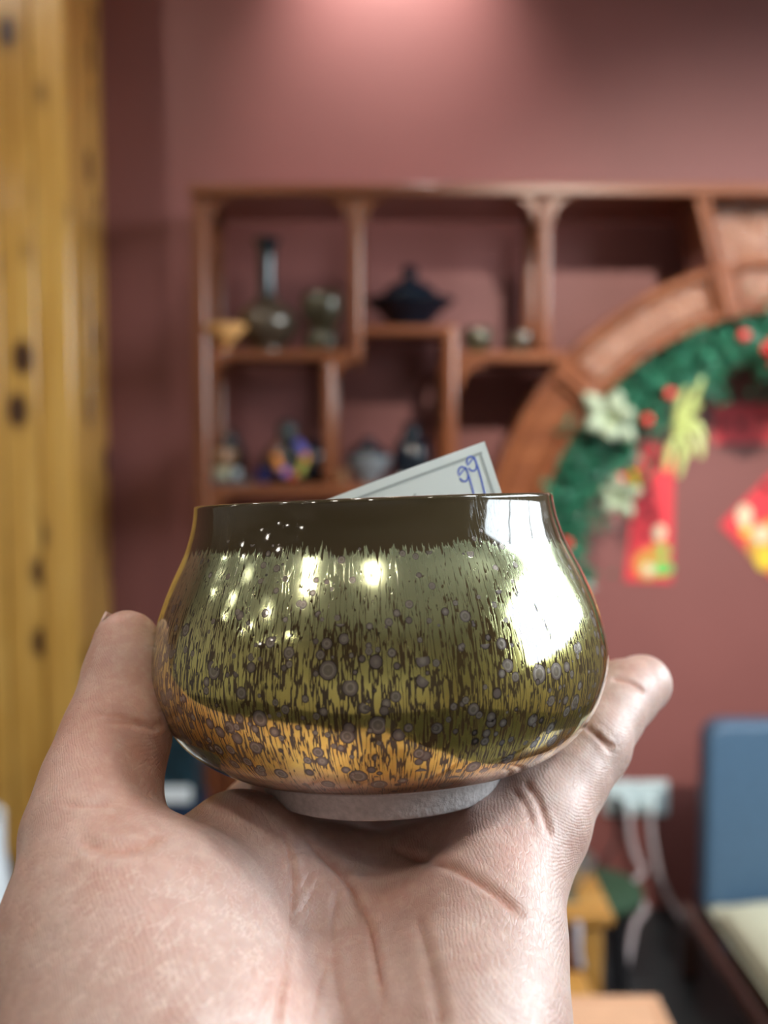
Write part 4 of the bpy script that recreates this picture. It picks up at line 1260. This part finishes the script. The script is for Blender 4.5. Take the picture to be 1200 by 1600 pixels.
for side in (1, -1):
    for i in range(NX + 1):
        for j in range(NX + 1):
            a, b = i / NX, j / NX
            e_ = (math.sin(math.pi * a) * math.sin(math.pi * b)) ** 0.28 if 0 < i < NX and 0 < j < NX else 0.0
            zz = rz + 0.030 + side * (0.062 if side > 0 else 0.045) * e_ + (0.004 * math.sin(9 * a + 4 * b) * e_ if side > 0 else 0)
            vv.append((cx0 + (cx1 - cx0) * a, cy0 + (cy1 - cy0) * b, zz))
n1 = (NX + 1) ** 2
for i in range(NX):
    for j in range(NX):
        k = i * (NX + 1) + j
        ff.append((k, k + NX + 1, k + NX + 2, k + 1)); ff.append((n1 + k, n1 + k + 1, n1 + k + NX + 2, n1 + k + NX + 1))
for i in range(NX):
    for (k, k2) in ((i * (NX + 1), (i + 1) * (NX + 1)), ((i + 1) * (NX + 1) + NX, i * (NX + 1) + NX), (NX * (NX + 1) + i, NX * (NX + 1) + i + 1), (i + 1, i)):
        ff.append((k, n1 + k, n1 + k2, k2)[::-1])
q.add(vv, ff).build('cushion_cover', M['creamfab'], cu, angle=180, subsurf=1)
MB().tube([(cx0, cy0, rz + 0.025), (cx0, cy1, rz + 0.025)], 0.004, 8).build('piping', M['creamfab'], cu)
# pale box in the foreground, standing on the tea table
b0, b1 = W(858, 1555, 1.10), W(1027, 1544, 1.10)
bxz = b0.z
tb_z = bxz - 0.10
tt_e = empty('tea_table', (0.45, 0.75, 0), 'dark wooden tea table below the pale box', 'table')
MB().box((0.13, 0.42, tb_z - 0.04), (0.80, 1.14, tb_z)).build('table_top', M['darkwood'], tt_e, bevel=0.005)
for x in (0.16, 0.72):
    for y in (0.45, 1.06): MB().box((x, y, 0), (x + 0.05, y + 0.05, tb_z - 0.04)).build('leg', M['darkwood'], tt_e, bevel=0.004)
kb = empty('wooden_box', ((b0.x + b1.x) / 2, 1.02, tb_z), 'pale terracotta coloured box with a framed lid at the bottom right', 'box')
MB().box((b0.x + 0.003, 0.96, tb_z), (b1.x - 0.003, 1.097, bxz - 0.012)).build('box_body', M['kraft'], kb, bevel=0.002)
lid = MB().box((b0.x, 0.957, bxz - 0.012), (b1.x, 1.10, bxz - 0.0015)).build('box_lid', M['kraft'], kb, bevel=0.002)
fr = MB()
for a, b in (((b0.x, 0.957), (b0.x + 0.008, 1.10)), ((b1.x - 0.008, 0.957), (b1.x, 1.10)), ((b0.x + 0.008, 0.957), (b1.x - 0.008, 0.965)), ((b0.x + 0.008, 1.092), (b1.x - 0.008, 1.10))):
    fr.box((a[0], a[1], bxz - 0.0015), (b[0], b[1], bxz))
fr.build('lid_frame', M['kraft'], lid, bevel=0.0006)

# ------------------------------------------------------------------ blue boxes by the column, white vase at the far left
M['bluebox'] = plain('dark_blue_card', (0.006, 0.022, 0.065), 0.4, 0.3, 14)
M['tealbox'] = plain('dark_teal_card', (0.012, 0.035, 0.05), 0.4, 0.5, 30)
M['label_white'] = plain('white_label', (0.82, 0.88, 0.92), 0.5, 0.02)
bb0 = W(200, 1260, 2.16); bb1 = W(312, 1260, 2.16)
za = W(250, 1262, 2.16).z; zb = W(250, 1140, 2.16).z
e1 = empty('gift_box', ((bb0.x + bb1.x) / 2, 2.22, 0), 'dark blue gift box standing on the floor beside the rack', 'box')
MB().box((bb0.x, 2.16, 0.0), (bb1.x - 0.004, 2.28, za - 0.03)).build('box_body', M['bluebox'], e1, bevel=0.003)
MB().box((bb0.x - 0.002, 2.158, za - 0.03), (bb1.x - 0.002, 2.282, za)).build('box_lid', M['bluebox'], e1, bevel=0.003)
e2 = empty('gift_box', ((bb0.x + bb1.x) / 2, 2.22, za), 'dark teal gift box with a white label lying on the blue box beside the rack', 'box')
MB().box((bb0.x, 2.162, za), (bb1.x - 0.008, 2.28, zb)).build('box_body', M['tealbox'], e2, bevel=0.003)
l0, l1 = W(205, 1229, 2.158), W(299, 1254, 2.158)
MB().prism(rounded(l0.x, l1.x, l1.z, l0.z, 0.008), 2.157, 2.1621).build('box_label', M['label_white'], e2, smooth=False)
vx = W(11, 1340, 1.2).x
vt = empty('side_stand', (vx - 0.09, 1.2, 0), 'small dark stand below the white vase at the far left', 'stand')
vz = W(10, 1284, 1.2).z - 0.30
MB().box((vx - 0.22, 1.08, vz - 0.03), (vx + 0.03, 1.32, vz)).build('stand_top', M['darkwood'], vt, bevel=0.004)
for x in (vx - 0.21, vx - 0.02):
    for y in (1.09, 1.27): MB().box((x, y, 0), (x + 0.04, y + 0.04, vz - 0.03)).build('leg', M['darkwood'], vt, bevel=0.003)
wv_ = empty('white_vase', (vx - 0.09, 1.2, vz), 'white porcelain vase cut off by the left edge near the thumb', 'vase')
MB().lathe([(0.0001, 0), (0.055, 0), (0.06, 0.01), (0.085, 0.08), (0.093, 0.16), (0.087, 0.23), (0.083, 0.26), (0.084, 0.30), (0.080, 0.30), (0.078, 0.26), (0.082, 0.22), (0.085, 0.16), (0.06, 0.03), (0.0001, 0.02)], 48, (vx - 0.09, 1.2, vz)).build('vase_body', M['whiteglaze'], wv_, angle=60)
MB().lathe([(0.093, 0.0), (0.0945, 0.003), (0.0945, 0.008), (0.093, 0.011)], 48, (vx - 0.09, 1.2, vz + 0.155)).build('painted_band', M['cream'], wv_)
